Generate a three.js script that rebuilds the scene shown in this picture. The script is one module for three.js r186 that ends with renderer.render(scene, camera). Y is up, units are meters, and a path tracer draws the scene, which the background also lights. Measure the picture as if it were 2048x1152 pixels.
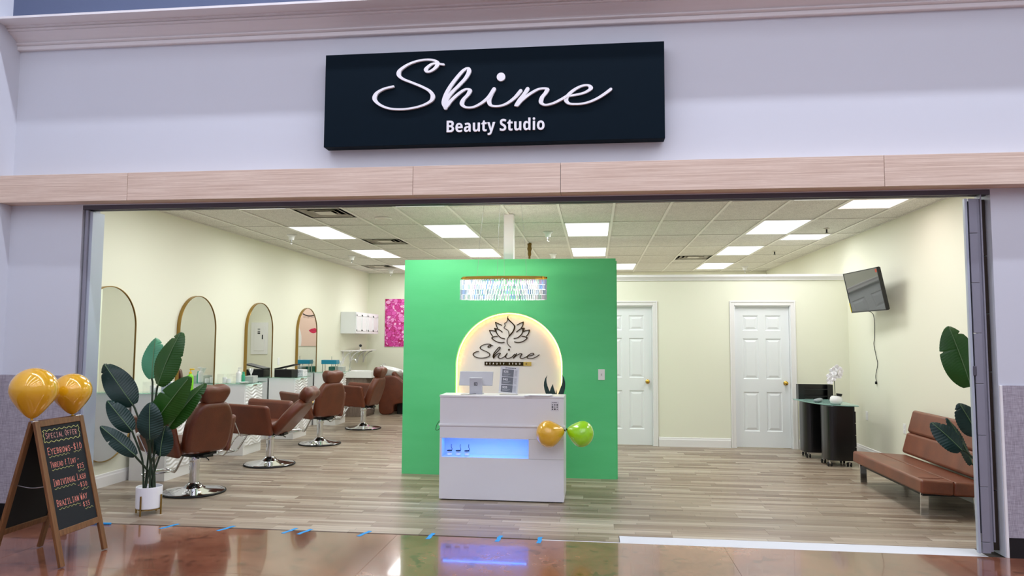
import * as THREE from 'three';
import { RoundedBoxGeometry } from 'three/addons/geometries/RoundedBoxGeometry.js';
import { mergeGeometries, toCreasedNormals } from 'three/addons/utils/BufferGeometryUtils.js';
import { TextGeometry } from 'three/addons/geometries/TextGeometry.js';
import { FontLoader } from 'three/addons/loaders/FontLoader.js';
import { RectAreaLightUniformsLib } from 'three/addons/lights/RectAreaLightUniformsLib.js';

// ---------------------------------------------------------------- camera, light, exposure
// metres; shop front in the plane z = 0, shop behind it (z < 0), mall hall in front (z > 0)
const scene = new THREE.Scene();
scene.background = new THREE.Color(0x000000);
const camera = new THREE.PerspectiveCamera(2 * Math.atan(576 / 1431.42) * 180 / Math.PI, 2048 / 1152, 0.05, 60);
camera.position.set(0, 1.5325, 5.6103);
camera.rotation.order = 'YXZ';
camera.rotation.set(0.0724, 0.1154, 0.0052);
const renderer = new THREE.WebGLRenderer({ antialias: true });
renderer.toneMapping = THREE.LinearToneMapping;
renderer.toneMappingExposure = 1.1;
renderer.shadowMap.enabled = true;
RectAreaLightUniformsLib.init();
const LUX = { panel: 11, hall: 13, strip: 68, ledBlue: 62, ledWarm: 11, crystal: 0.2 };
const TINT = { panel: 0xfcfeff, hall: 0xe9eeff };
function areaLight(name, color, intensity, w, h, pos, target) {
  const l = new THREE.RectAreaLight(color, intensity, w, h);
  l.name = name; l.position.set(...pos); l.lookAt(...target); scene.add(l); return l;
}
function pointLight(name, color, intensity, pos, radius = 1) {
  const l = new THREE.PointLight(color, intensity, 0, 2);
  l.name = name; l.position.set(...pos); l.castShadow = true; l.shadow.radius = radius; scene.add(l); return l;
}

// ---------------------------------------------------------------- helpers
let seed = 7;
const rnd = () => { seed = (seed * 1664525 + 1013904223) >>> 0; return seed / 4294967296; };
const rr = (a, b) => a + (b - a) * rnd();
const V = (x, y, z) => new THREE.Vector3(x, y, z);
const used = {};
function numbered(n) { used[n] = (used[n] ?? -1) + 1; return used[n] ? n + '_' + String(used[n]).padStart(3, '0') : n; }
function plain(g) { const o = g.index ? g.toNonIndexed() : g; for (const k of Object.keys(o.attributes)) if (!['position', 'normal', 'uv'].includes(k)) o.deleteAttribute(k); if (!o.attributes.uv) o.setAttribute('uv', new THREE.BufferAttribute(new Float32Array(o.attributes.position.count * 2), 2)); return o; }
function join(list) { return list.length === 1 ? plain(list[0]) : mergeGeometries(list.map(plain)); }
// texture coordinates in metres, from the dominant direction of each face
function metres(g0, ox = 0, oy = 0) {
  const g = plain(g0), p = g.attributes.position, u = g.attributes.uv, a = V(), b = V(), c = V();
  for (let i = 0; i < p.count; i += 3) {
    a.fromBufferAttribute(p, i); b.fromBufferAttribute(p, i + 1); c.fromBufferAttribute(p, i + 2);
    const n = b.clone().sub(a).cross(c.clone().sub(a)), x = Math.abs(n.x), y = Math.abs(n.y), z = Math.abs(n.z);
    [a, b, c].forEach((v, k) => {
      if (y >= x && y >= z) u.setXY(i + k, v.x + ox, v.z + oy); else if (x >= z) u.setXY(i + k, v.z + ox, v.y + oy); else u.setXY(i + k, v.x + ox, v.y + oy);
    });
  }
  return g;
}
function at(g, x, y, z, rx = 0, ry = 0, rz = 0) { g.applyMatrix4(new THREE.Matrix4().compose(V(x, y, z), new THREE.Quaternion().setFromEuler(new THREE.Euler(rx, ry, rz)), V(1, 1, 1))); return g; }
// box between two corners; r > 0 rounds its edges
function bx(x0, x1, y0, y1, z0, z1, r = 0, seg = 2) {
  const w = x1 - x0, h = y1 - y0, d = z1 - z0;
  const g = r > 0 ? new RoundedBoxGeometry(w, h, d, seg, Math.min(r, w / 2.01, h / 2.01, d / 2.01)) : new THREE.BoxGeometry(w, h, d);
  g.translate((x0 + x1) / 2, (y0 + y1) / 2, (z0 + z1) / 2); return g;
}
function cyl(r0, r1, h, x, y, z, seg = 24) { return new THREE.CylinderGeometry(r1, r0, h, seg).translate(x, y + h / 2, z); }
function lathe(pts, seg = 40) { return new THREE.LatheGeometry(pts.map(([a, b]) => new THREE.Vector2(a, b)), seg); }
function tube(pts, r, seg = 24, rad = 8, closed = false, tension = 0.5) { return new THREE.TubeGeometry(new THREE.CatmullRomCurve3(pts.map(p => V(...p)), closed, 'catmullrom', tension), seg, r, rad, closed); }
function rod(a, b, r, rad = 10) {
  const A = V(...a), B = V(...b), d = B.clone().sub(A), g = new THREE.CylinderGeometry(r, r, d.length(), rad);
  g.applyQuaternion(new THREE.Quaternion().setFromUnitVectors(V(0, 1, 0), d.normalize())); g.translate((A.x + B.x) / 2, (A.y + B.y) / 2, (A.z + B.z) / 2); return g;
}
function shapeOf(pts) { const s = new THREE.Shape(); pts.forEach(([x, y], i) => i ? s.lineTo(x, y) : s.moveTo(x, y)); s.closePath(); return s; }
function smoothShape(pts, n = 60) { const c = new THREE.CatmullRomCurve3(pts.map(([x, y]) => V(x, y, 0)), true, 'catmullrom', 0.5); return shapeOf(c.getSpacedPoints(n).slice(0, n).map(p => [p.x, p.y])); }
function extrude(s, depth, bevel = 0, seg = 3, curveSegments = 24) {
  return new THREE.ExtrudeGeometry(s, { depth: depth - 2 * bevel, bevelEnabled: bevel > 0, bevelSize: bevel, bevelThickness: bevel, bevelSegments: seg, bevelOffset: -bevel, curveSegments }).translate(0, 0, bevel);
}
// profile (a, b) swept along x from x0 to x1, a -> z, b -> y
function molding(profile, x0, x1) { const g = extrude(shapeOf(profile), x1 - x0); g.rotateY(Math.PI / 2); g.scale(1, 1, -1); g.translate(x0, 0, 0); const i = plain(g), p = i.attributes.position; /* mirrored: turn the faces round */
  for (let k = 0; k < p.count; k += 3) for (const n of ['position', 'normal', 'uv']) { const t = i.attributes[n], s = t.itemSize; for (let c = 0; c < s; c++) { const q = t.array[(k + 1) * s + c]; t.array[(k + 1) * s + c] = t.array[(k + 2) * s + c]; t.array[(k + 2) * s + c] = q; } }
  i.computeVertexNormals(); return i; }
function mesh(name, geoms, mat) { const m = new THREE.Mesh(Array.isArray(geoms) ? join(geoms) : geoms, mat); m.name = name; return m; }
function part(parent, name, geoms, mat, label) { const m = mesh(name, geoms, mat); parent.add(m); if (label) m.userData.label = label; return m; }
function thing(name, label, category, pos = [0, 0, 0], turn = 0, group) {
  const o = new THREE.Group(); o.name = numbered(name); o.position.set(...pos); o.rotation.y = turn;
  o.userData = { label, category }; if (group) o.userData.group = group; scene.add(o); return o;
}
function single(name, geoms, mat, label, category, pos = [0, 0, 0], turn = 0, group) {
  const m = mesh(numbered(name), geoms, mat); m.position.set(...pos); m.rotation.y = turn; m.userData = { label, category }; if (group) m.userData.group = group; scene.add(m); return m;
}
function struct(name, geoms, mat, label, category = 'wall') {
  const o = geoms ? mesh(name, geoms, mat) : new THREE.Group(); o.name = name; o.userData = { kind: 'structure', label, category }; scene.add(o); return o;
}
function copyOf(o, pos, turn, label) { const c = o.clone(); c.name = numbered(o.name.replace(/_\d{3}$/, '')); c.position.set(...pos); c.rotation.y = turn; c.userData = { ...o.userData, label }; scene.add(c); return c; }

// ---------------------------------------------------------------- textures
function hash(x, y, s) { let h = Math.imul(x | 0, 374761393) ^ Math.imul(y | 0, 668265263) ^ Math.imul(s | 0, 1442695041); h = Math.imul(h ^ (h >>> 13), 1274126177); return ((h ^ (h >>> 16)) >>> 0) / 4294967296; }
function vnoise(x, y, px, py, s) { // periodic value noise
  const xi = Math.floor(x), yi = Math.floor(y), fx = x - xi, fy = y - yi, u = fx * fx * (3 - 2 * fx), v = fy * fy * (3 - 2 * fy), m = (a, n) => ((a % n) + n) % n;
  const a = hash(m(xi, px), m(yi, py), s), b = hash(m(xi + 1, px), m(yi, py), s), c = hash(m(xi, px), m(yi + 1, py), s), d = hash(m(xi + 1, px), m(yi + 1, py), s);
  return (a * (1 - u) + b * u) * (1 - v) + (c * (1 - u) + d * u) * v;
}
function fbm(u, v, fx, fy, oct, s) { let r = 0, a = 0.5, t = 0; for (let i = 0; i < oct; i++) { r += a * vnoise(u * fx, v * fy, fx, fy, s + i); t += a; a *= 0.5; fx *= 2; fy *= 2; } return r / t; }
function dataTex(w, h, fn, srgb, sizeX, sizeY) {
  const d = new Uint8Array(w * h * 4);
  for (let y = 0; y < h; y++) for (let x = 0; x < w; x++) { const c = fn(x / w, y / h, x, y), i = (y * w + x) * 4; if (Array.isArray(c)) { d[i] = c[0]; d[i + 1] = c[1]; d[i + 2] = c[2]; } else d[i] = d[i + 1] = d[i + 2] = c; d[i + 3] = 255; }
  const t = new THREE.DataTexture(d, w, h); t.wrapS = t.wrapT = THREE.RepeatWrapping; t.magFilter = THREE.LinearFilter; t.minFilter = THREE.LinearMipmapLinearFilter; t.generateMipmaps = true;
  if (srgb) t.colorSpace = THREE.SRGBColorSpace; if (sizeX) t.repeat.set(1 / sizeX, 1 / (sizeY ?? sizeX)); t.needsUpdate = true; return t;
}
function canvasTex(w, h, draw) { const c = document.createElement('canvas'); c.width = w; c.height = h; const x = c.getContext('2d'); draw(x, w, h); const t = new THREE.CanvasTexture(c); t.colorSpace = THREE.SRGBColorSpace; t.magFilter = THREE.LinearFilter; return t; }
const mix = (a, b, t) => a.map((v, i) => v + (b[i] - v) * t), clamp = (v, a = 0, b = 1) => Math.min(b, Math.max(a, v));

// vinyl planks: four across, twelve down; each plank shows three strips of different tone
const PL = 1.22, PW = 0.18;
const tones = [[138, 118, 100], [164, 147, 128], [182, 167, 148], [150, 132, 114], [196, 184, 166], [130, 110, 93], [172, 155, 136], [157, 141, 123]];
const texPlank = dataTex(2048, 1024, (u, v, x, y) => {
  const col = Math.floor(u * 4), row = Math.floor(v * 12), fv = v * 12 - row, strip = Math.floor(fv * 3), fs = fv * 3 - strip, along = u * 4 - col;
  const cut = 0.2 + 0.6 * hash(col, row * 3 + strip, 5), side = along > cut ? 1 : 0;
  let c = tones[Math.floor(hash(col * 2 + side, row * 3 + strip, 9) * tones.length)];
  const g = fbm(u, v, 24, 420, 3, 31), g2 = fbm(u, v, 10, 150, 3, 77), k = 0.86 + 0.2 * g + 0.12 * (g2 - 0.5);
  let e = fs < 0.05 || Math.abs(along - cut) < 0.002 ? 0.8 : 1;
  return c.map((q, i) => clamp((q * 0.78 + [160, 144, 125][i] * 0.22) * k * e, 0, 255));
}, true, 4 * PL, 12 * PW);
const texConcrete = dataTex(1024, 1024, (u, v) => {
  const wx = fbm(u, v, 4, 4, 3, 3), a = fbm(u + 0.22 * wx, v + 0.15 * wx, 5, 5, 6, 11), b = fbm(u, v, 14, 14, 5, 17), s = fbm(u, v, 120, 120, 3, 23);
  let c = mix([104, 58, 42], [164, 112, 86], clamp((a - 0.3) * 2.4)); c = mix(c, [168, 134, 108], clamp((b - 0.48) * 2) * 0.4); const k = 0.9 + 0.2 * s;
  const spot = fbm(u, v, 60, 60, 2, 41) > 0.74 ? 0.8 : 1; return c.map(q => clamp(q * k * spot, 0, 255));
}, true, 4.2);
const texConcreteRough = dataTex(512, 512, (u, v) => 10 + 24 * fbm(u, v, 10, 10, 5, 5), false, 4.2);
const texBeam = dataTex(1024, 512, (u, v) => { const g = fbm(u, v, 5, 160, 4, 51), h = fbm(u, v, 3, 30, 3, 61), f = fbm(u, v, 40, 256, 2, 63); return mix([204, 176, 156], [236, 216, 198], clamp(0.5 + (g - 0.5) * 1.5 + (h - 0.5) * 0.6 + (f - 0.5) * 0.3)); }, true, 1.6, 0.5);
const texLinen = dataTex(512, 512, (u, v) => { const a = fbm(u, v, 12, 220, 2, 71), b = fbm(u, v, 220, 12, 2, 81), k = (a + b) / 2; return mix([140, 134, 142], [186, 180, 190], clamp(0.5 + (k - 0.5) * 2.2)); }, true, 0.42);
const texTile = dataTex(512, 512, (u, v) => { const a = fbm(u, v, 90, 90, 2, 91), b = fbm(u, v, 200, 200, 1, 95), c = fbm(u, v, 8, 8, 3, 97); let k = clamp(0.5 + (a - 0.5) * 1.5 + (b - 0.5) * 0.5 + (c - .5) * .25); return mix([206, 204, 195], [250, 248, 241], k); }, true, 0.61);
const texTileBump = dataTex(512, 512, (u, v) => { const a = fbm(u, v, 90, 90, 2, 91); return a < 0.38 ? 40 : 200; }, false, 0.61);
const texPlaster = dataTex(512, 512, (u, v) => 110 + 60 * fbm(u, v, 60, 60, 4, 101), false, 0.8);
const texLeather = dataTex(512, 512, (u, v) => 80 + 120 * fbm(u, v, 70, 70, 3, 111), false, 0.25);
const texLeatherCol = dataTex(512, 512, (u, v) => { const a = fbm(u, v, 5, 5, 4, 121), b = fbm(u, v, 60, 60, 2, 123); return mix([196, 188, 180], [255, 252, 248], clamp(0.5 + (a - 0.5) * 1.1 + (b - 0.5) * 0.25)); }, true, 0.7);
const texGreen = dataTex(512, 512, (u, v) => { const a = fbm(u, v, 3, 14, 4, 131); return mix([86, 206, 128], [102, 218, 144], a); }, true, 2.4);
const texWalnut = dataTex(512, 256, (u, v) => { const a = fbm(u, v, 60, 4, 4, 141); return mix([96, 82, 74], [142, 126, 116], a); }, true, 0.5);
const texOak = dataTex(512, 256, (u, v) => { const a = fbm(u, v, 50, 4, 4, 151); return mix([92, 58, 30], [140, 94, 54], a); }, true, 0.4);
const texWaxy = dataTex(256, 256, (u, v) => 120 + 60 * fbm(u, v, 30, 30, 3, 161), false, 0.3);

// ---------------------------------------------------------------- materials
const M = {};
const std = (n, o) => (M[n] = Object.assign(new THREE.MeshStandardMaterial(o), { name: n }));
const phy = (n, o) => (M[n] = Object.assign(new THREE.MeshPhysicalMaterial(o), { name: n }));
std('cream_paint', { color: 0xefefdc, roughness: 0.75, bumpMap: texPlaster, bumpScale: 0.0006 });
std('facade_paint', { color: 0xd1d4dc, roughness: 0.7, bumpMap: texPlaster, bumpScale: 0.0006 });
std('fascia_paint', { color: 0x57617c, roughness: 0.85, bumpMap: texPlaster, bumpScale: 0.002 });
std('white_trim', { color: 0xf1efee, roughness: 0.4 });
std('cornice_paint', { color: 0xe8e4e4, roughness: 0.45 });
std('door_paint', { color: 0xf0f3f5, roughness: 0.38 });
std('plank_vinyl', { map: texPlank, roughness: 0.36 });
std('subfloor', { color: 0x3a332d, roughness: 0.9 });
phy('concrete', { map: texConcrete, roughness: 0.16, roughnessMap: null, clearcoat: 0.6, clearcoatRoughness: 0.05, specularIntensity: 1 });
std('mortar', { color: 0xcdcfd2, roughness: 0.85, bumpMap: texPlaster, bumpScale: 0.004 });
std('beam_wood', { map: texBeam, roughness: 0.55 });
std('linen', { map: texLinen, roughness: 0.85 });
std('black_base', { color: 0x0a0a0c, roughness: 0.5 });
std('tile', { map: texTile, roughness: 0.95, bumpMap: texTileBump, bumpScale: 0.002 });
std('grid_metal', { color: 0xf4f2ea, roughness: 0.5 });
std('lamp_frame', { color: 0xe9e8e2, roughness: 0.5 });
std('vent_metal', { color: 0xe4dfd2, roughness: 0.55 });
std('vent_dark', { color: 0x14120f, roughness: 0.9 });
std('lamp_glow', { color: 0xffffff, emissive: 0xf4f8ff, emissiveIntensity: 1.15, roughness: 0.4 });
std('lamp_glow_warm', { color: 0xffffff, emissive: 0xfff0f2, emissiveIntensity: 1.15, roughness: 0.4 });
std('tube_glow', { color: 0xffffff, emissive: 0xf6f8ff, emissiveIntensity: 5, roughness: 0.4 });
std('green_paint', { map: texGreen, roughness: 0.55 });
std('white_laminate', { color: 0xeaeaed, roughness: 0.35 });
phy('white_gloss', { color: 0xf0f0f1, roughness: 0.22, clearcoat: 0.6, clearcoatRoughness: 0.1 });
std('arch_white', { color: 0xf2eee6, roughness: 0.6 });
std('led_warm_glow', { color: 0xfff0d0, emissive: 0xffd58a, emissiveIntensity: 3.2 });
std('led_blue_glow', { color: 0x9fd0ff, emissive: 0x4f9dff, emissiveIntensity: 9 });
std('gold', { color: 0x9a7c44, metalness: 0.9, roughness: 0.3 });
std('gold_satin', { color: 0xd9ba5e, metalness: 0.4, roughness: 0.3 });
std('brass_polished', { color: 0xd2a84a, metalness: 1, roughness: 0.14 });
std('black_gold_mirror', { color: 0x4a3c22, metalness: 1, roughness: 0.12 });
std('chrome', { color: 0xd9dadd, metalness: 1, roughness: 0.07 });
std('brushed_steel', { color: 0xb9b9bb, metalness: 1, roughness: 0.28 });
std('mirror', { color: 0xe9ecea, metalness: 1, roughness: 0.0 });
std('black_metal', { color: 0x121212, metalness: 0.3, roughness: 0.45 });
std('black_rubber', { color: 0x0d0d0d, roughness: 0.7 });
phy('leather', { color: 0x6c3218, map: texLeatherCol, roughness: 0.42, bumpMap: texLeather, bumpScale: 0.0012, clearcoat: 0.15, clearcoatRoughness: 0.35 });
phy('sofa_leather', { color: 0x85482e, map: texLeatherCol, roughness: 0.4, bumpMap: texLeather, bumpScale: 0.0015, clearcoat: 0.2, clearcoatRoughness: 0.3 });
phy('black_lacquer', { color: 0x080809, roughness: 0.3, clearcoat: 0.25, clearcoatRoughness: 0.12 });
phy('glass_frosted', { color: 0x9fc8bf, roughness: 0.2, transmission: 0.35, thickness: 0 });
phy('glass_clear', { color: 0xffffff, roughness: 0.02, transmission: 1, thickness: 0, ior: 1.45 });
phy('glass_top', { color: 0xd8efe8, roughness: 0.03, transmission: 1, thickness: 0, ior: 1.5 });
phy('crystal', { color: 0xffffff, vertexColors: true, roughness: 0.04, transmission: 0.35, thickness: 0, ior: 1.6 });
phy('tv_glass', { color: 0x161c1e, roughness: 0.08, clearcoat: 1, clearcoatRoughness: 0.03 });
std('tv_plastic', { color: 0x111214, roughness: 0.35 });
std('silver_plastic', { color: 0xbfc1c8, roughness: 0.35 });
phy('dark_blue_sign', { color: 0x0a1822, roughness: 0.6, specularIntensity: 0.12 });
std('sign_letter', { color: 0xf1eff2, roughness: 0.45 });
std('leaf_teal', { color: 0x16352f, roughness: 0.42, side: THREE.DoubleSide });
std('leaf_green', { color: 0x245612, roughness: 0.4, side: THREE.DoubleSide });
std('leaf_mint', { color: 0x4f9a72, roughness: 0.45, side: THREE.DoubleSide });
std('leaf_rib', { color: 0x66835a, roughness: 0.6 });
std('stem', { color: 0x22331f, roughness: 0.55 });
std('pot_white', { color: 0xeeeef2, roughness: 0.35 });
std('soil', { color: 0x2b221a, roughness: 1 });
phy('balloon_gold', { color: 0xe6ac16, metalness: 0.12, roughness: 0.18, clearcoat: 1, clearcoatRoughness: 0.04 });
phy('balloon_bronze', { color: 0xe6b026, metalness: 0.12, roughness: 0.25, clearcoat: 1, clearcoatRoughness: 0.05 });
phy('balloon_lime', { color: 0x9ee00a, roughness: 0.25, clearcoat: 1, clearcoatRoughness: 0.06 });
std('oak_frame', { map: texOak, roughness: 0.5 });
std('walnut', { map: texWalnut, roughness: 0.5 });
std('chalk_back', { color: 0x0b0d0f, roughness: 0.8 });
std('blue_tape', { color: 0x1f8fd0, roughness: 0.7 });
std('gate_lavender', { color: 0x90909c, roughness: 0.42, metalness: 0.25 });
std('gate_pale', { color: 0xb4bcc8, roughness: 0.42, metalness: 0.2 });
std('gate_dark', { color: 0x5c5962, roughness: 0.5, metalness: 0.3 });
std('gate_brown', { color: 0x33271d, roughness: 0.55, metalness: 0.2 });
std('porcelain', { color: 0xf3f5f5, roughness: 0.12 });
std('plastic_white', { color: 0xf2f2f0, roughness: 0.4 });
std('plastic_green', { color: 0x3fae86, roughness: 0.3 });
std('plastic_lime', { color: 0x7ed321, roughness: 0.35 });
std('plastic_yellow', { color: 0xf0c313, roughness: 0.4 });
std('plastic_teal', { color: 0x0f86a6, roughness: 0.3 });
std('box_grey', { color: 0xb9bdb9, roughness: 0.8 });
std('box_green', { color: 0x0e6b5a, roughness: 0.6 });
std('tissue', { color: 0xf7f7f5, roughness: 0.9, side: THREE.DoubleSide });
std('paper', { color: 0xf2f4f7, roughness: 0.8 });
std('petal', { color: 0xf8f8fb, roughness: 0.6, side: THREE.DoubleSide });
std('rust', { color: 0x7d6024, roughness: 0.8 });
std('grey_cushion', { color: 0x8f979b, roughness: 0.6 });
std('red_sticker', { color: 0xb8452f, roughness: 0.6 });
std('yellow_sticker', { color: 0xe3cf2a, roughness: 0.6 });

// ================================================================= STRUCTURE
const LX = -5.046, RX = 3.598, CH = 3.009, BZ = -9.95, DZ = -5.12, FT = 0.22;   // left wall, right wall, ceiling, back wall, door wall, facade thickness
// --- shop floor of planks
{
  const f = struct('floor', null, null, 'grey brown multi strip vinyl plank floor of the salon', 'floor');
  part(f, 'subfloor', [bx(LX - 0.1, RX + 0.1, -0.12, -0.008, BZ - 0.1, 0)], M.subfloor);
  const variants = []; for (let i = 0; i < 48; i++) { const c = i % 4, r = Math.floor(i / 4); const g = metres(bx(-PL / 2 + 0.0006, PL / 2 - 0.0006, -0.008, 0, -PW / 2 + 0.0006, PW / 2 - 0.0006)); const u = g.attributes.uv, p = g.attributes.position; for (let k = 0; k < p.count; k++) u.setXY(k, p.getX(k) + PL / 2 + c * PL, p.getZ(k) + PW / 2 + r * PW); variants.push(g); }
  const rest = []; let n = 0;
  for (let row = 0; ; row++) {
    const z = -0.03 - PW / 2 - row * PW; if (z < BZ) break;
    const off = ((row * 0.37) % 1) * PL;
    for (let x = LX - off; x < RX + 0.02; x += PL) {
      let a = Math.max(x, LX), b = Math.min(x + PL, RX);
      if (row === 0 && b > 0.18) b = Math.min(b, 0.18); if (b - a < 0.02) continue;
      const v = variants[Math.floor(hash(row, Math.round(x * 100), 3) * 48)], s = (b - a) / PL, cx = (a + b) / 2;
      if (n < 298) { const m = new THREE.Mesh(v, M.plank_vinyl); m.name = 'plank'; m.position.set(cx, 0, z); m.scale.x = s; f.add(m); n++; }
      else { const g = v.clone(); g.scale(s, 1, 1); g.translate(cx, 0, z); rest.push(g); }
    }
  }
  if (rest.length) part(f, 'plank_field', rest, M.plank_vinyl).userData.kind = 'stuff';
}
// --- bare mortar strip at the threshold
struct('trim_1', [bx(0.185, 2.80, -0.008, -0.001, -0.205, 0.0), bx(-0.42, 0.185, -0.008, -0.002, -0.027, 0.0)], M.mortar, 'bare white mortar strip along the right half of the threshold', 'threshold');
// --- hall floor, stained concrete slabs with saw cuts
{
  const f = struct('floor_hall', null, null, 'glossy brown stained concrete floor in front of the shop', 'floor');
  const xs = [-5.03, -4.1, -1.55, 0.95, 3.4, 6.0, 9.0], zs = [0, 1.05, 3.5, 6, 8.5, 11, 14];
  for (let i = 0; i < 6; i++) for (let k = 0; k < 6; k++) part(f, 'slab', [metres(bx(xs[i] + 0.001, xs[i + 1] - 0.001, -0.1, 0, zs[k] + (k ? 0.001 : 0), zs[k + 1] - 0.001))], M.concrete);
  part(f, 'slab_joint', [bx(-5.03, 9, -0.12, -0.006, 0, 14)], M.subfloor);
}
// --- room shell
struct('wall_left', [metres(bx(LX - 0.12, LX, -0.1, CH + 0.25, BZ - 0.1, -FT))], M.cream_paint, 'cream painted left wall behind the arched mirrors');
struct('wall_right', [metres(bx(RX, RX + 0.12, -0.1, CH + 0.25, BZ - 0.1, -FT))], M.cream_paint, 'cream painted right wall behind the sofa and television');
struct('wall_back', [metres(bx(LX - 0.12, RX + 0.12, -0.1, CH + 0.25, BZ - 0.12, BZ))], M.cream_paint, 'cream painted back wall of the salon');
struct('wall_plenum', [bx(LX - 0.12, RX + 0.12, CH + 0.24, CH + 0.34, BZ - 0.12, -FT)], M.cream_paint, 'deck above the suspended ceiling');
// door wall and its return: an open topped room
const D1 = [0.07, 0.832], D2 = [2.03, 2.792], DH = 2.035, PT = 2.43;
struct('wall_partition', [[-2.1, D1[0] - 0.02, 0, PT], [D1[1] + 0.02, D2[0] - 0.02, 0, PT], [D2[1] + 0.02, RX, 0, PT], [D1[0] - 0.02, D1[1] + 0.02, DH + 0.02, PT], [D2[0] - 0.02, D2[1] + 0.02, DH + 0.02, PT]].map(([a, b, c, d]) => metres(bx(a, b, c, d, DZ - 0.12, DZ))).concat([metres(bx(-2.1, -1.98, 0, PT, BZ, DZ - 0.12))]), M.cream_paint, 'cream partition wall holding the two white doors');
{
  const prof = [[0, 0], [0.018, 0], [0.022, 0.014], [0.05, 0.05], [0.056, 0.052], [0.056, 0.085], [-0.13, 0.085], [-0.13, 0.06], [0, 0.06]];
  const g = molding(prof, -2.14, RX); g.translate(0, PT - 0.015, DZ);
  struct('trim_2', [g], M.white_trim, 'white crown cap along the top of the door partition', 'trim');
}
function baseboard(name, label, runs) {
  const list = runs.map(([x0, z0, x1, z1]) => { const L = Math.hypot(x1 - x0, z1 - z0), g = molding([[0, 0], [0.016, 0], [0.016, 0.1], [0.011, 0.112], [0.009, 0.13], [0, 0.135]], 0, L); at(g, x0, 0, z0, 0, Math.atan2(-(z1 - z0), x1 - x0), 0); return g; });
  struct(name, list, M.white_trim, label, 'baseboard');
}
baseboard('baseboard_left', 'white baseboard along the left wall', [[LX, -FT, LX, BZ]]);
baseboard('baseboard_right', 'white baseboard along the right wall', [[RX, BZ, RX, -FT]]);
baseboard('baseboard_partition', 'white baseboard between the white doors', [[D1[1] + 0.088, DZ, D2[0] - 0.088, DZ], [D2[1] + 0.088, DZ, RX, DZ], [-2.1, DZ, D1[0] - 0.088, DZ]]);
// --- doors
function sixPanelDoor(name, label, [x0, x1]) {
  const d = struct(name, null, null, label, 'door'), w = x1 - x0, zf = DZ - 0.05;
  const sh = shapeOf([[x0, 0.008], [x1, 0.008], [x1, DH], [x0, DH]]), st = 0.112, mid = 0.1, pw = (w - 2 * st - mid) / 2;
  const rows = [[0.235, 0.80], [0.985, 1.57], [1.685, 1.905]], spots = [];
  for (const [a, b] of rows) for (const k of [0, 1]) { const px = x0 + st + k * (pw + mid); spots.push([px, px + pw, a, b]); const h = new THREE.Path(); h.moveTo(px, a); h.lineTo(px, b); h.lineTo(px + pw, b); h.lineTo(px + pw, a); h.closePath(); sh.holes.push(h); }
  part(d, 'door_slab', [extrude(sh, 0.035).translate(0, 0, zf - 0.035)], M.door_paint);
  for (const [a, b, c, e] of spots) {
    const q = (i, z) => [[a + i, c + i, z], [b - i, c + i, z], [b - i, e - i, z], [a + i, e - i, z]], rings = [q(0, zf), q(0.012, zf - 0.012), q(0.022, zf - 0.012), q(0.05, zf - 0.002)], pos = [];
    for (let r = 0; r < 3; r++) for (let k = 0; k < 4; k++) { const A = rings[r][k], B = rings[r][(k + 1) % 4], C = rings[r + 1][(k + 1) % 4], D = rings[r + 1][k]; pos.push(...A, ...B, ...C, ...A, ...C, ...D); }
    const T = rings[3]; pos.push(...T[0], ...T[1], ...T[2], ...T[0], ...T[2], ...T[3]);
    const g = new THREE.BufferGeometry(); g.setAttribute('position', new THREE.BufferAttribute(new Float32Array(pos), 3)); g.computeVertexNormals(); part(d, 'door_panel', [g], M.door_paint);
  }
  const o = 0.02, cw = 0.068, j = 0.014;
  part(d, 'door_jamb', [bx(x0 - o, x0 - 0.003, 0, DH + o, DZ - 0.12, DZ), bx(x1 + 0.003, x1 + o, 0, DH + o, DZ - 0.12, DZ), bx(x0 - o, x1 + o, DH + 0.004, DH + o, DZ - 0.12, DZ)], M.door_paint);
  part(d, 'casing', [bx(x0 - cw - j, x0 - j, 0, DH + j + cw, DZ, DZ + 0.013, 0.004), bx(x0 - cw - j, x0 - cw - j + 0.022, 0, DH + j + cw, DZ, DZ + 0.022, 0.005)], M.white_trim);
  part(d, 'casing', [bx(x1 + j, x1 + j + cw, 0, DH + j + cw, DZ, DZ + 0.013, 0.004), bx(x1 + j + cw - 0.022, x1 + j + cw, 0, DH + j + cw, DZ, DZ + 0.022, 0.005)], M.white_trim);
  part(d, 'casing', [bx(x0 - j, x1 + j, DH + j, DH + j + cw, DZ, DZ + 0.013, 0.004), bx(x0 - j - cw + 0.01, x1 + j + cw - 0.01, DH + j + cw - 0.022, DH + j + cw, DZ, DZ + 0.022, 0.005)], M.white_trim);
  const k = lathe([[0, 0], [0.031, 0], [0.032, 0.006], [0.012, 0.01], [0.011, 0.028], [0.022, 0.036], [0.027, 0.05], [0.022, 0.064], [0, 0.068]], 24); at(k, x1 - 0.062, 0.93, zf, Math.PI / 2, 0, 0);
  part(d, 'knob', [k], M.brass_polished, 'polished brass door knob');
}
sixPanelDoor('door_1', 'white six panel door half hidden by the green wall', D1);
sixPanelDoor('door_2', 'white six panel door beside the black manicure table', D2);
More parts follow.
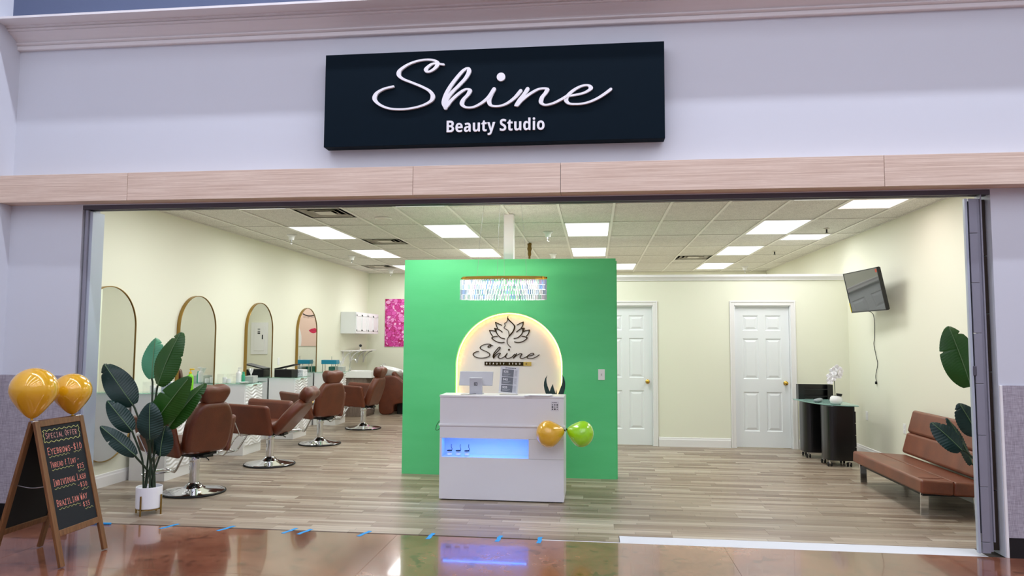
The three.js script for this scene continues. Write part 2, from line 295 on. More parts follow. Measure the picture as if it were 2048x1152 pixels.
// --- green feature wall with arched recess
const GZ = -2.515, AX = -0.977, AR = 0.614, AS = 1.231, GT = 0.14;
{
  const w = struct('wall_feature', null, null, 'freestanding bright green wall with a lit arched recess');
  const s = shapeOf([[-2.203, 0], [0.235, 0], [0.235, 2.458], [-2.203, 2.458]]), h = new THREE.Path();
  h.moveTo(AX - AR, 0.4); h.lineTo(AX - AR, AS); h.absarc(AX, AS, AR, Math.PI, 0, true); h.lineTo(AX + AR, 0.4); h.closePath(); s.holes.push(h);
  part(w, 'green_face', [metres(extrude(s, GT, 0, 1, 48).translate(0, 0, GZ - GT))], M.green_paint);
  part(w, 'side_board', [metres(bx(0.235, 0.247, 0, 2.43, GZ - GT - 0.05, GZ - 0.02))], M.green_paint);
  part(w, 'recess_panel', [bx(AX - AR - 0.03, AX + AR + 0.03, 0.35, AS + AR + 0.03, GZ - GT - 0.02, GZ - GT + 0.07)], M.arch_white, 'white arched panel');
  const pts = []; pts.push([AX - AR + 0.012, 0.5, 0], [AX - AR + 0.012, 0.9, 0]); for (let i = 0; i <= 20; i++) { const a = Math.PI * (1 - i / 20); pts.push([AX + (AR - 0.012) * Math.cos(a), AS + (AR - 0.012) * Math.sin(a), 0]); } pts.push([AX + AR - 0.012, 0.9, 0], [AX + AR - 0.012, 0.5, 0]);
  part(w, 'led_strip_light', [tube(pts.map(([x, y]) => [x, y, GZ - 0.03]), 0.007, 120, 6)], M.led_warm_glow, 'warm glowing strip light');
  const led = (x, y, tx, ty, len) => { const l = areaLight('arch_led_light', 0xffa548, LUX.ledWarm, len, 0.012, [x, y, GZ - 0.04], [tx, ty, GZ - 0.062]); };
  for (let i = 0; i < 32; i++) { const a = Math.PI * (i + 0.5) / 32; led(AX + (AR - 0.022) * Math.cos(a), AS + (AR - 0.022) * Math.sin(a), AX, AS, 0.0585); }
  for (const sx of [-1, 1]) led(AX + sx * (AR - 0.022), 0.92, AX, 0.92, 0.6);
}
struct('column', [bx(-1.06, -0.945, 2.3, CH - 0.002, GZ - GT - 0.125, GZ - GT - 0.005, 0.003)], M.white_trim, 'square white post between green wall and ceiling', 'post');
// --- ceiling: lay-in tiles 2 x 4 ft in a metal grid
const TX = -0.3984, TW = 0.6096, TD = 1.2192, TZ0 = -3.3299;   // column 0 left edge, row 0 near edge
const colX = c => TX + c * TW, rowZ = r => TZ0 - r * TD;
const fixtures = [];   // [c, r, half]
{
  const lamps = [[-6, -2], [-3, -2], [4, -2], [-6, 0], [-3, 0], [0, 0], [4, 0], [-6, 2], [-3, 2], [0, 2], [4, 2], [-6, 4], [1, 4], [4, 4]];
  const where = ['cut by the header above the first mirror', 'cut by the header left of the chandelier', 'cut by the header at the right', 'over the first styling chair, left column', 'left of the white post', 'large one right of the white post', 'in front of the small half panel on the right', 'second one from the front above the mirrors', 'behind the chandelier wires, left of the post', 'above the middle of the green wall', 'right side, third from the front', 'partly behind the green wall top left', 'partly behind the green wall top right', 'rearmost on the right beside the air vent'];
  lamps.forEach(([c, r], i) => fixtures.push([c, r, 0, 'glowing white ceiling panel ' + where[i]]));
  fixtures.push([5, -1, 1, 'small square pinkish ceiling panel nearest the right wall'], [5, 1, 1, 'small square ceiling panel behind the larger right one']);
}
const vents = [[-5, -1, 'wide square air vent nearest the header'], [-5, 1, 'square air vent between the left light columns'], [-7, 4, 'small dark air vent near the back left corner'], [3, 3, 'small air vent above the door partition']];
{
  const c0 = -8, c1 = 6, r0 = -3, r1 = 5, ce = struct('ceiling', null, null, 'suspended ceiling of speckled beige acoustic tiles', 'ceiling');
  const tileG = {}, tile = (a, b, z0, z1) => { const k = [(b - a).toFixed(3), (z1 - z0).toFixed(3)].join(); const g = (tileG[k] ??= metres(bx(-(b - a) / 2, (b - a) / 2, 0, 0.015, -(z1 - z0) / 2, (z1 - z0) / 2))); const m = new THREE.Mesh(g, M.tile); m.name = 'ceiling_tile'; m.position.set((a + b) / 2, CH + 0.003, (z0 + z1) / 2); ce.add(m); };
  for (let r = r0; r <= r1; r++) for (let c = c0; c <= c1; c++) {
    const a = Math.max(colX(c), LX), b = Math.min(colX(c + 1), RX), zn = Math.min(rowZ(r), -FT), zf = Math.max(rowZ(r + 1), BZ); if (b - a < 0.01 || zn - zf < 0.01) continue;
    const f = fixtures.find(q => q[0] === c && q[1] === r);
    if (f && !f[2]) continue;
    if (f && f[2]) { if (r < 0) { tile(a, b, zf + TD / 2, zn); } else tile(a, b, zf, zn - TD / 2); if (r < 0) { tile(a, b, zf, zf + 0.001 + (rowZ(r) - 0.553 - zf - 0.61) * 0 + 0.6); } continue; }
    const v = vents.find(q => q[0] === c && q[1] === r);
    if (v) { tile(a, b, zf, zf + TD / 2); continue; }
    tile(a, b, zf, zn);
  }
  for (let c = c0 + 1; c <= c1; c++) part(ce, 'grid_runner', [bx(colX(c) - 0.014, colX(c) + 0.014, CH - 0.008, CH, BZ, -FT), bx(colX(c) - 0.0015, colX(c) + 0.0015, CH, CH + 0.03, BZ, -FT)], M.grid_metal);
  for (let r = r0 + 1; r <= r1; r++) part(ce, 'grid_cross_tee', [bx(LX, RX, CH - 0.0045, CH + 0.0005, rowZ(r) - 0.01, rowZ(r) + 0.01)], M.grid_metal);
  part(ce, 'wall_angle', [bx(LX, LX + 0.02, CH - 0.004, CH + 0.001, BZ, -FT), bx(RX - 0.02, RX, CH - 0.004, CH + 0.001, BZ, -FT), bx(LX, RX, CH - 0.004, CH + 0.001, BZ, BZ + 0.02)], M.grid_metal);
}
// --- lay-in light panels
for (const [c, r, half, label] of fixtures) {
  let z0 = rowZ(r + 1), z1 = rowZ(r); if (half) { if (r < 0) { z1 = -2.06; z0 = -2.66; } else z0 = z1 - TW; }
  const xc = (colX(c) + colX(c + 1)) / 2, zc = (z0 + z1) / 2, w = TW - 0.03, d = z1 - z0 - 0.03;
  const t = thing('ceiling_light', label, 'light panel', [xc, CH, zc], 0, 'ceiling light panels');
  const s = shapeOf([[-w / 2, -d / 2], [w / 2, -d / 2], [w / 2, d / 2], [-w / 2, d / 2]]), h = new THREE.Path(); const iw = 0.275, id = d / 2 - 0.018; h.moveTo(-iw, -id); h.lineTo(-iw, id); h.lineTo(iw, id); h.lineTo(iw, -id); h.closePath(); s.holes.push(h);
  part(t, 'frame', [extrude(s, 0.014).rotateX(-Math.PI / 2).translate(0, -0.007, 0)], M.lamp_frame);
  part(t, 'housing', [bx(-w / 2, w / 2, 0.05, 0.06, -d / 2, d / 2), bx(-w / 2, -w / 2 + 0.004, 0.006, 0.05, -d / 2, d / 2), bx(w / 2 - 0.004, w / 2, 0.006, 0.05, -d / 2, d / 2)], M.lamp_frame);
  part(t, 'diffuser_light', [bx(-iw, iw, 0, 0.004, -id, id)], half && r < 0 ? M.lamp_glow_warm : M.lamp_glow);
  areaLight('ceiling_panel_light', half && r < 0 ? 0xffeceb : TINT.panel, LUX.panel * (half ? 0.4 : 1), 2 * iw - 0.01, 2 * id - 0.01, [xc, CH - 0.012, zc], [xc, 0, zc]);
}
// --- air vents
for (const [c, r, label] of vents) {
  const xc = (colX(c) + colX(c + 1)) / 2, zc = (rowZ(r) + rowZ(r) - TW) / 2 - 0.0, t = thing('air_vent', label, 'air vent', [xc, CH, zc], 0, 'ceiling air vents');
  part(t, 'vent_box', [bx(-0.29, 0.29, 0.1, 0.11, -0.29, 0.29), bx(-0.29, -0.285, 0, 0.1, -0.29, 0.29), bx(0.285, 0.29, 0, 0.1, -0.29, 0.29), bx(-0.29, 0.29, 0, 0.1, -0.29, -0.285), bx(-0.29, 0.29, 0, 0.1, 0.285, 0.29)], M.vent_dark);
  const ring = (o, i, y0, y1) => { const q = (e, y) => [[-e, y, -e], [e, y, -e], [e, y, e], [-e, y, e]], A = q(o, y0), B = q(i, y1), pos = []; for (let k = 0; k < 4; k++) { const n = (k + 1) % 4; pos.push(...A[k], ...B[n], ...A[n], ...A[k], ...B[k], ...B[n]); pos.push(...A[k], ...A[n], ...B[n], ...A[k], ...B[n], ...B[k]); } const g = new THREE.BufferGeometry(); g.setAttribute('position', new THREE.BufferAttribute(new Float32Array(pos), 3)); g.computeVertexNormals(); return g; };
  part(t, 'vent_rim', [ring(0.298, 0.262, -0.004, -0.004), ring(0.262, 0.25, -0.004, 0.02)], M.vent_metal);
  part(t, 'vent_cone', [ring(0.246, 0.186, -0.004, 0.016)], M.vent_metal);
  part(t, 'vent_cone', [ring(0.168, 0.118, -0.004, 0.014)], M.vent_metal);
  part(t, 'vent_plate', [bx(-0.1, 0.1, -0.004, 0.002, -0.1, 0.1)], M.vent_metal);
}
// --- sprinklers and ceiling speaker
{
  const white = [[-4.297, -4.094, 'white sprinkler above the second mirror'], [-4.296, -6.66, 'white sprinkler above the fourth mirror'], [-4.325, -9.22, 'white sprinkler at the back left corner'], [-0.633, -4.1, 'white sprinkler just right of the white post'], [-0.71, -6.62, 'white sprinkler low over the green wall'], [2.96, -8.96, 'white sprinkler above the partition at the right']];
  for (const [x, z, l] of white) {
    const t = thing('sprinkler', l, 'sprinkler', [x, CH, z], 0, 'white ceiling sprinklers');
    part(t, 'escutcheon', [lathe([[0.07, 0], [0.066, -0.006], [0.042, -0.03], [0.038, -0.07], [0.028, -0.072], [0, -0.072]], 24)], M.plastic_white);
    part(t, 'sprinkler_head', [cyl(0.012, 0.014, 0.03, 0, -0.1, 0, 12), rod([-0.012, -0.1, 0], [-0.008, -0.125, 0], 0.003), rod([0.012, -0.1, 0], [0.008, -0.125, 0], 0.003), cyl(0.018, 0.018, 0.003, 0, -0.13, 0, 16)], M.chrome);
  }
  for (const [x, z, l] of [[3.018, -4.09, 'dark pendant sprinkler between the right light panels'], [2.931, -6.47, 'dark pendant sprinkler above the door partition']]) {
    const t = thing('dark_sprinkler', l, 'sprinkler', [x, CH, z]);
    part(t, 'escutcheon', [lathe([[0.04, 0], [0.038, -0.005], [0.012, -0.012], [0, -0.012]], 20)], M.vent_metal);
    part(t, 'sprinkler_head', [cyl(0.01, 0.01, 0.045, 0, -0.055, 0, 10), cyl(0.022, 0.022, 0.003, 0, -0.06, 0, 16)], M.black_metal);
  }
  const s = thing('ceiling_speaker', 'round white ceiling speaker beside the first air vent', 'speaker', [-2.567, CH, -2.826]);
  part(s, 'speaker_rim', [lathe([[0.105, 0], [0.104, -0.01], [0.09, -0.012], [0.088, -0.004]], 32)], M.grid_metal); part(s, 'speaker_grille', [lathe([[0.088, -0.004], [0, -0.009]], 32)], M.vent_metal);
  const f = thing('pipe_stub', 'rusty brown pipe stub hanging beside the white post', 'pipe', [-0.987, CH, -5.195]);
  part(f, 'pipe', [cyl(0.016, 0.016, 0.24, 0, -0.24, 0, 14)], M.rust); part(f, 'insulation', [lathe([[0.02, -0.2], [0.028, -0.17], [0.024, -0.13], [0.036, -0.09], [0.028, -0.05], [0.034, -0.015], [0.026, 0]], 12)], M.rust);
}

// ================================================================= SHOP FRONT AND HALL
const JL = -4.36, JR = 2.912, HT = 2.665;
struct('wall_front', [metres(bx(LX - 0.12, JL, 0, 4.22, -FT, 0)), metres(bx(JR, 9.0, 0, 4.22, -FT, 0)), metres(bx(JL, JR, HT, 4.22, -FT, 0))], M.facade_paint, 'pale lavender painted shop front wall around the opening');
struct('wall_front_upper', [metres(bx(-5.15, 9.0, 4.215, 6.6, -FT, 0.1))], M.fascia_paint, 'dusty blue wall above the cornice');
struct('wall_hall_left', [metres(bx(-5.15, -5.03, -0.1, 6.6, 0, 14))], M.facade_paint, 'pale lavender side wall of the hall at the left');
struct('wall_hall_right', [metres(bx(9, 9.12, -0.1, 6.6, 0, 14))], M.facade_paint, 'pale side wall of the hall far right');
struct('wall_hall_back', [metres(bx(-5.15, 9.12, -0.1, 6.6, 14, 14.12))], M.facade_paint, 'pale wall of the hall behind the viewer');
struct('ceiling_hall', [bx(-5.15, 9.12, 6.6, 6.7, -FT, 14.12)], M.facade_paint, 'high ceiling of the hall', 'ceiling');
{ // cornice
  const prof = [[0, 4.045], [0.03, 4.045], [0.035, 4.05], [0.035, 4.078], [0.028, 4.082], [0.042, 4.087], [0.052, 4.094], [0.052, 4.103], [0.042, 4.109], [0.054, 4.118], [0.082, 4.136], [0.114, 4.152], [0.138, 4.162], [0.134, 4.168], [0.152, 4.172], [0.157, 4.18], [0.15, 4.188], [0.17, 4.19], [0.17, 4.206], [0.30, 4.206], [0.30, 4.225], [0, 4.225]];
  const g = molding(prof, -5.03, 9); struct('trim_3', [g], M.cornice_paint, 'white cornice moulding along the top of the shop front', 'cornice');
}
{ // wood clad beam over the opening: boards butted end to end
  const b = struct('trim_4', null, null, 'pale oak clad beam across the top of the opening', 'beam');
  const cuts = [-5.03, -3.86, -1.43, -0.26, 2.12, 4.5, 6.9, 9];
  for (let i = 0; i < cuts.length - 1; i++) { part(b, 'face_board', [metres(bx(cuts[i] + 0.0015, cuts[i + 1] - 0.0015, 2.672, 2.905, 0.125, 0.14, 0.0015, 1), i * 0.7, i * 0.21)], M.beam_wood); part(b, 'soffit_board', [metres(bx(cuts[i] + 0.0015, cuts[i + 1] - 0.0015, 2.672, 2.685, 0.0, 0.124), i * 0.7, i * 0.13)], M.beam_wood); }
  part(b, 'top_cap', [bx(-5.03, 9, 2.89, 2.904, 0, 0.124)], M.beam_wood); 
}
struct('trim_5', [bx(JL, JR, 2.632, HT, -0.1, -0.004), bx(JL, JR, 2.628, 2.634, -0.1, -0.06), bx(JL, JR, 2.628, 2.634, -0.03, -0.004)], M.gate_dark, 'dark metal gate track under the beam', 'track');
// wainscot on the piers
struct('trim_6', [metres(bx(-5.03, JL - 0.012, 0.14, 1.215, 0, 0.012, 0.002, 1))], M.linen, 'grey woven wainscot panel on the left pier', 'wainscot');
struct('trim_7', [metres(bx(JR + 0.02, 4.0, 0.14, 1.222, 0, 0.012, 0.002, 1)), metres(bx(4.003, 9, 0.14, 1.222, 0, 0.012, 0.002, 1))], M.linen, 'grey woven wainscot panel on the right pier', 'wainscot');
struct('trim_8', [bx(JR + 0.002, JR + 0.02, 0.0, 1.222, 0, 0.014, 0.002, 1)], M.white_trim, 'white edge strip of the right wainscot', 'trim');
struct('trim_9', [metres(bx(-5.03, -5.018, 0.14, 1.215, 0.013, 13.9, 0.002, 1))], M.linen, 'grey woven wainscot on the hall side wall', 'wainscot');
struct('baseboard_pier_left', [bx(-5.03, JL, 0, 0.138, 0, 0.014), bx(-5.03, -5.016, 0, 0.138, 0.014, 13.9)], M.black_base, 'black base under the left pier', 'baseboard');
struct('baseboard_pier_right', [bx(JR + 0.02, 9, 0, 0.138, 0, 0.014)], M.black_base, 'black base under the right pier', 'baseboard');
// folded gate, right and left
{
  const g = thing('folding_gate', 'folded lavender metal gate stack at the right jamb', 'gate', [2.74, 0, -0.06]);
  part(g, 'lead_post', [bx(-0.006, 0.012, 0.02, 2.60, 0.025, 0.055, 0.002, 1)], M.gate_pale);
  part(g, 'dark_channel', [bx(0.012, 0.024, 0.16, 2.58, 0.02, 0.04)], M.black_base);
  const ys = [0.02, 0.1, 0.49, 0.86, 1.23, 1.6, 1.97, 2.34, 2.6]; for (let i = 0; i < ys.length - 1; i++) part(g, 'gate_panel', [bx(0.024, 0.08, ys[i] + 0.0015, ys[i + 1] - 0.0015, 0.0, 0.052, 0.002, 1)], M.gate_lavender);
  part(g, 'edge_rail', [bx(0.08, 0.104, 0.03, 2.6, 0.0, 0.04, 0.002, 1), bx(0.104, 0.115, 0.1, 2.63, 0.0, 0.052, 0.003, 1)], M.gate_lavender);
  for (let i = 0; i < 6; i++) part(g, 'folded_leaf', [bx(0.12, 0.168, 0.03 + i * 0.43, 0.03 + (i + 1) * 0.43 - 0.008, -0.12, -0.01, 0.002, 1)], M.gate_brown);
  part(g, 'latch', [bx(0.006, 0.03, 1.29, 1.36, 0.045, 0.062, 0.004)], M.gate_dark);
  const l = thing('gate_jamb', 'narrow pale grey metal gate jamb at the left', 'gate', [JL, 0, -0.06]);
  part(l, 'dark_channel', [bx(0.002, 0.02, 0.0, 2.63, -0.05, 0.02)], M.black_base);
  part(l, 'edge_rail', [bx(0.02, 0.046, 0.0, 2.625, -0.05, 0.05, 0.003, 1)], M.gate_lavender);
  part(l, 'lead_post', [bx(0.046, 0.075, 0.0, 2.615, -0.12, 0.03, 0.003, 1)], M.gate_pale);
}
// hall strip lights
{
  const strip = (label, x0, x1, z0, z1, inten) => {
    const cx = (x0 + x1) / 2, cz = (z0 + z1) / 2, w = x1 - x0, d = z1 - z0, y = 6.35, t = thing('strip_light', label, 'strip light', [cx, y, cz], 0, 'fluorescent strips over the hall');
    part(t, 'housing', [bx(-w / 2, w / 2, 0.02, 0.09, -d / 2, d / 2, 0.01), w > d ? rod([-w / 3, 0.09, 0], [-w / 3, 0.25, 0], 0.006) : rod([0, 0.09, -d / 3], [0, 0.25, -d / 3], 0.006), w > d ? rod([w / 3, 0.09, 0], [w / 3, 0.25, 0], 0.006) : rod([0, 0.09, d / 3], [0, 0.25, d / 3], 0.006)], M.lamp_frame);
    part(t, 'diffuser_light', [bx(-w / 2 + 0.01, w / 2 - 0.01, 0, 0.02, -d / 2 + 0.01, d / 2 - 0.01)], M.tube_glow);
    areaLight('hall_strip_light', TINT.hall, inten, w - 0.02, d - 0.02, [cx, y - 0.01, cz], [cx, 0, cz]);
  };
  strip('long fluorescent strip parallel to the shop front', -4.8, 8.8, 1.05, 1.15, LUX.strip);
  [-4.2, -2.4, -0.6, 1.2, 3.0, 4.8, 7.0].forEach((x, i) => strip('fluorescent strip running away from the shop, number ' + ['one', 'two', 'three', 'four', 'five', 'six', 'seven'][i] + ' from the left', x - 0.09, x + 0.09, 2.2, 13.4, LUX.hall));
}
//@@OBJECTS
// ================================================================= SHOP SIGN
// strokes in millimetres about the middle of the sign, pen centre line
const SCRIPT = {
  S: [[-385, 268], [-421, 274], [-470, 279], [-512, 255], [-529, 231], [-515, 213], [-473, 228], [-440, 261], [-438, 286], [-472, 307], [-539, 313], [-623, 299], [-701, 266], [-749, 225], [-751, 194], [-722, 165], [-643, 129], [-558, 91], [-496, 53], [-471, 15], [-481, -21], [-534, -54], [-617, -77], [-724, -87], [-834, -75], [-914, -37], [-949, 7], [-935, 48], [-879, 83], [-795, 103]],
  h: [[-366, -86], [-381, -49], [-370, 6], [-338, 72], [-281, 151], [-220, 216], [-190, 229], [-179, 209], [-200, 159], [-255, 97], [-315, 38], [-356, -19], [-366, -83], [-323, -31], [-254, 30], [-199, 59], [-172, 50], [-185, 17], [-223, -26], [-234, -59], [-209, -85], [-151, -90], [-83, -62], [-20, -11], [23, 51]],
  i: [[23, 51], [-7, -6], [-17, -47], [-1, -78], [51, -88], [119, -71], [187, -24], [235, 30]],
  n: [[289, 44], [265, 6], [225, -44], [201, -88], [238, -50], [311, 5], [386, 41], [443, 36], [432, 9], [403, -29], [395, -67], [422, -89], [483, -81], [547, -53], [598, -24]],
  e: [[598, -24], [665, -16], [739, 1], [782, 32], [768, 53], [723, 55], [657, 26], [606, -19], [590, -54], [611, -82], [670, -91], [749, -83], [829, -53], [892, -15], [937, 18]],
};
// a solid ribbon along a pen stroke: thin across, broad on the way down
let strokeLift = 0;
function ribbon(pts, s, thin, broad, depth0, n) {
  strokeLift = (strokeLift + 1) % 5; const rise = depth0 * 0.16, depthAt = (i, N) => depth0 + rise * 0.2 * strokeLift + rise * i / N;
  const c = new THREE.CatmullRomCurve3(pts.map(([x, y]) => V(x * s, y * s, 0)), false, 'centripetal'), N = n ?? pts.length * 6, P = c.getPoints(N), L = [], R = [];
  P.forEach((p, i) => { const d = P[Math.min(i + 1, N)].clone().sub(P[Math.max(i - 1, 0)]).normalize(), w = (thin + (broad - thin) * Math.pow(Math.abs(d.y), 2)) / 2; L.push([p.x - d.y * w, p.y + d.x * w]); R.push([p.x + d.y * w, p.y - d.x * w]); });
  const pos = [], quad = (a, b, e, f) => pos.push(...a, ...b, ...e, ...a, ...e, ...f), f = (q, z) => [q[0], q[1], z];
  for (let i = 0; i < N; i++) {
    const a = depthAt(i, N), b = depthAt(i + 1, N);
    quad(f(R[i], a), f(R[i + 1], b), f(L[i + 1], b), f(L[i], a)); quad(f(L[i], 0), f(L[i + 1], 0), f(R[i + 1], 0), f(R[i], 0));
    quad(f(L[i], a), f(L[i + 1], b), f(L[i + 1], 0), f(L[i], 0)); quad(f(R[i + 1], b), f(R[i], a), f(R[i], 0), f(R[i + 1], 0));
  }
  const g = new THREE.BufferGeometry(); g.setAttribute('position', new THREE.BufferAttribute(new Float32Array(pos), 3)); g.computeVertexNormals();
  const cap = (k, depth) => new THREE.CylinderGeometry(Math.hypot(L[k][0] - R[k][0], L[k][1] - R[k][1]) / 2, Math.hypot(L[k][0] - R[k][0], L[k][1] - R[k][1]) / 2, depth, 14).rotateX(Math.PI / 2).translate(P[k].x, P[k].y, depth / 2);
  return join([g, cap(0, depthAt(0, N) - 0.0002), cap(N, depthAt(N, N) - 0.0002)]);
}
const font = await new FontLoader().loadAsync('fonts/droid/droid_sans_bold.typeface.json');
{
  const s = thing('shop_sign', 'dark navy sign board with raised white script lettering', 'sign', [-0.82, 3.465, 0]);
  part(s, 'sign_board', [bx(-1.36, 1.36, -0.383, 0.383, 0.012, 0.12, 0.003, 1)], M.dark_blue_sign);
  part(s, 'mounting_rail', [bx(-1.2, 1.2, 0.2, 0.26, 0, 0.012), bx(-1.2, 1.2, -0.26, -0.2, 0, 0.012)], M.black_metal);
  for (const [k, p] of Object.entries(SCRIPT)) part(s, 'script_letter', [ribbon(p, 0.001, 0.0145, 0.035, 0.018).translate(0.012, -0.008, 0.12)], M.sign_letter);
  part(s, 'letter_dot', [new THREE.CylinderGeometry(0.034, 0.034, 0.018, 32).rotateX(Math.PI / 2).translate(0.012 + 0.077, -0.008 + 0.149, 0.129)], M.sign_letter);
  let x = 0; const size = 0.098, list = [];
  for (const ch of 'Beauty Studio') { const w = font.data.glyphs[ch].ha * size / font.data.resolution; if (ch !== ' ') list.push([ch, x]); x += w; }
  const k = 0.795 / x;
  for (const [ch, cx] of list) { const g = new TextGeometry(ch, { font, size, depth: 0.014, curveSegments: 6, bevelEnabled: false }); g.scale(k, 0.96, 1); g.translate(-0.355 + cx * k, -0.292, 0.12); part(s, 'letter', [g], M.sign_letter); }
}

// ================================================================= RECEPTION
{
  const x0 = -1.491, x1 = -0.295, zf = -1.2546, cx = (x0 + x1) / 2, W = (x1 - x0) / 2, d = thing('reception_desk', 'white reception desk with a blue lit display niche', 'desk', [cx, 0, zf]);
  part(d, 'top_board', [bx(-W - 0.004, W + 0.004, 0.978, 0.998, -0.30, 0.006, 0.003)], M.white_laminate);
  part(d, 'upper_panel', [bx(-W, W, 0.722, 0.978, -0.02, 0, 0.002, 1)], M.white_laminate);
  part(d, 'ledge', [bx(-W - 0.008, W + 0.012, 0.704, 0.722, -0.05, 0.012, 0.003)], M.white_laminate);
  part(d, 'middle_panel', [bx(-W, W, 0.592, 0.704, -0.02, -0.001, 0.001, 1)], M.white_laminate);
  part(d, 'lower_panel', [bx(-W, W, 0.012, 0.404, -0.02, 0, 0.001, 1)], M.white_laminate);
  const nx0 = -1.472 - cx, nx1 = -0.63 - cx, y0 = 0.408, y1 = 0.588;
  part(d, 'end_panel', [bx(nx1 + 0.004, W, 0.406, 0.590, -0.02, -0.001, 0.001, 1)], M.white_laminate); part(d, 'edge_strip', [bx(-W, nx0, 0.406, 0.590, -0.02, -0.001)], M.white_laminate);
  const niche = part(d, 'display_niche', [bx(nx0 - 0.012, nx1 + 0.012, y0 - 0.012, y0, -0.2, -0.02), bx(nx0 - 0.012, nx1 + 0.012, y1, y1 + 0.012, -0.2, -0.02), bx(nx0 - 0.012, nx0, y0, y1, -0.2, -0.02), bx(nx1, nx1 + 0.012, y0, y1, -0.2, -0.02), bx(nx0 - 0.012, nx1 + 0.012, y0 - 0.012, y1 + 0.012, -0.212, -0.2)], M.white_laminate);
  part(niche, 'niche_lip', [bx(nx0, nx0 + 0.004, y0, y1, -0.02, 0.001), bx(nx1, nx1 + 0.004, y0, y1, -0.02, 0.001), bx(nx0, nx1, y0 - 0.004, y0, -0.02, 0.001), bx(nx0, nx1, y1, y1 + 0.004, -0.02, 0.001)], M.white_laminate);
  const leds = []; for (let i = 0; i < 34; i++) leds.push(bx(-0.006, 0.006, 0, 0.003, -0.003, 0.003).translate(nx0 + 0.03 + i * (nx1 - nx0 - 0.06) / 33, y1 - 0.006, -0.045));
  const strip = part(d, 'led_carrier', [bx(nx0 + 0.01, nx1 - 0.01, y1 - 0.003, y1, -0.051, -0.039)], M.plastic_white); part(strip, 'led_light', leds, M.led_blue_glow, 'row of blue light diodes');
  areaLight('niche_led_light', 0x0a72ff, LUX.ledBlue, nx1 - nx0 - 0.04, 0.012, [cx + (nx0 + nx1) / 2, y1 - 0.009, zf - 0.045], [cx + (nx0 + nx1) / 2, 0, zf - 0.075]);
  part(d, 'side_panel', [bx(-W, -W + 0.02, 0.012, 0.978, -0.55, -0.02)], M.white_laminate); part(d, 'side_panel', [bx(W - 0.02, W, 0.012, 0.978, -0.55, -0.02)], M.white_laminate);
  part(d, 'work_surface', [bx(-W + 0.02, W - 0.02, 0.73, 0.75, -0.6, -0.02)], M.white_laminate);
  part(d, 'plinth', [bx(-W + 0.02, W - 0.02, 0, 0.012, -0.53, -0.03)], M.black_base);
  const st = canvasTex(128, 160, (c, w, h) => { c.fillStyle = '#d9d9df'; c.fillRect(0, 0, w, h); c.fillStyle = '#2a2d38'; c.fillRect(22, 14, 10, 10); c.fillRect(38, 16, 60, 6); for (let r = 0; r < 3; r++) for (let k = 0; k < 3; k++) { const b = 10 + ((r * 3 + k * 5) % 4) * 3; c.beginPath(); c.arc(26 + k * 38, 56 + r * 36, b * 0.55 + 3, 0, 7); c.fill(); } });
  part(d, 'sticker', [new THREE.PlaneGeometry(0.075, 0.09).translate(W - 0.085, 0.905, 0.0012)], new THREE.MeshStandardMaterial({ map: st, roughness: 0.6, name: 'sticker_print' }), 'small sheet of dark round icons');
  const cable = tube([[-W + 0.0, 0.73, -0.1], [-W - 0.02, 0.74, -0.1], [-W - 0.05, 0.70, -0.1], [-W - 0.06, 0.65, -0.1], [-W - 0.03, 0.655, -0.1], [-W - 0.004, 0.70, -0.1]], 0.0028, 40, 6);
  part(d, 'cable_loop', [cable], M.black_rubber, 'thin black cable loop');
}
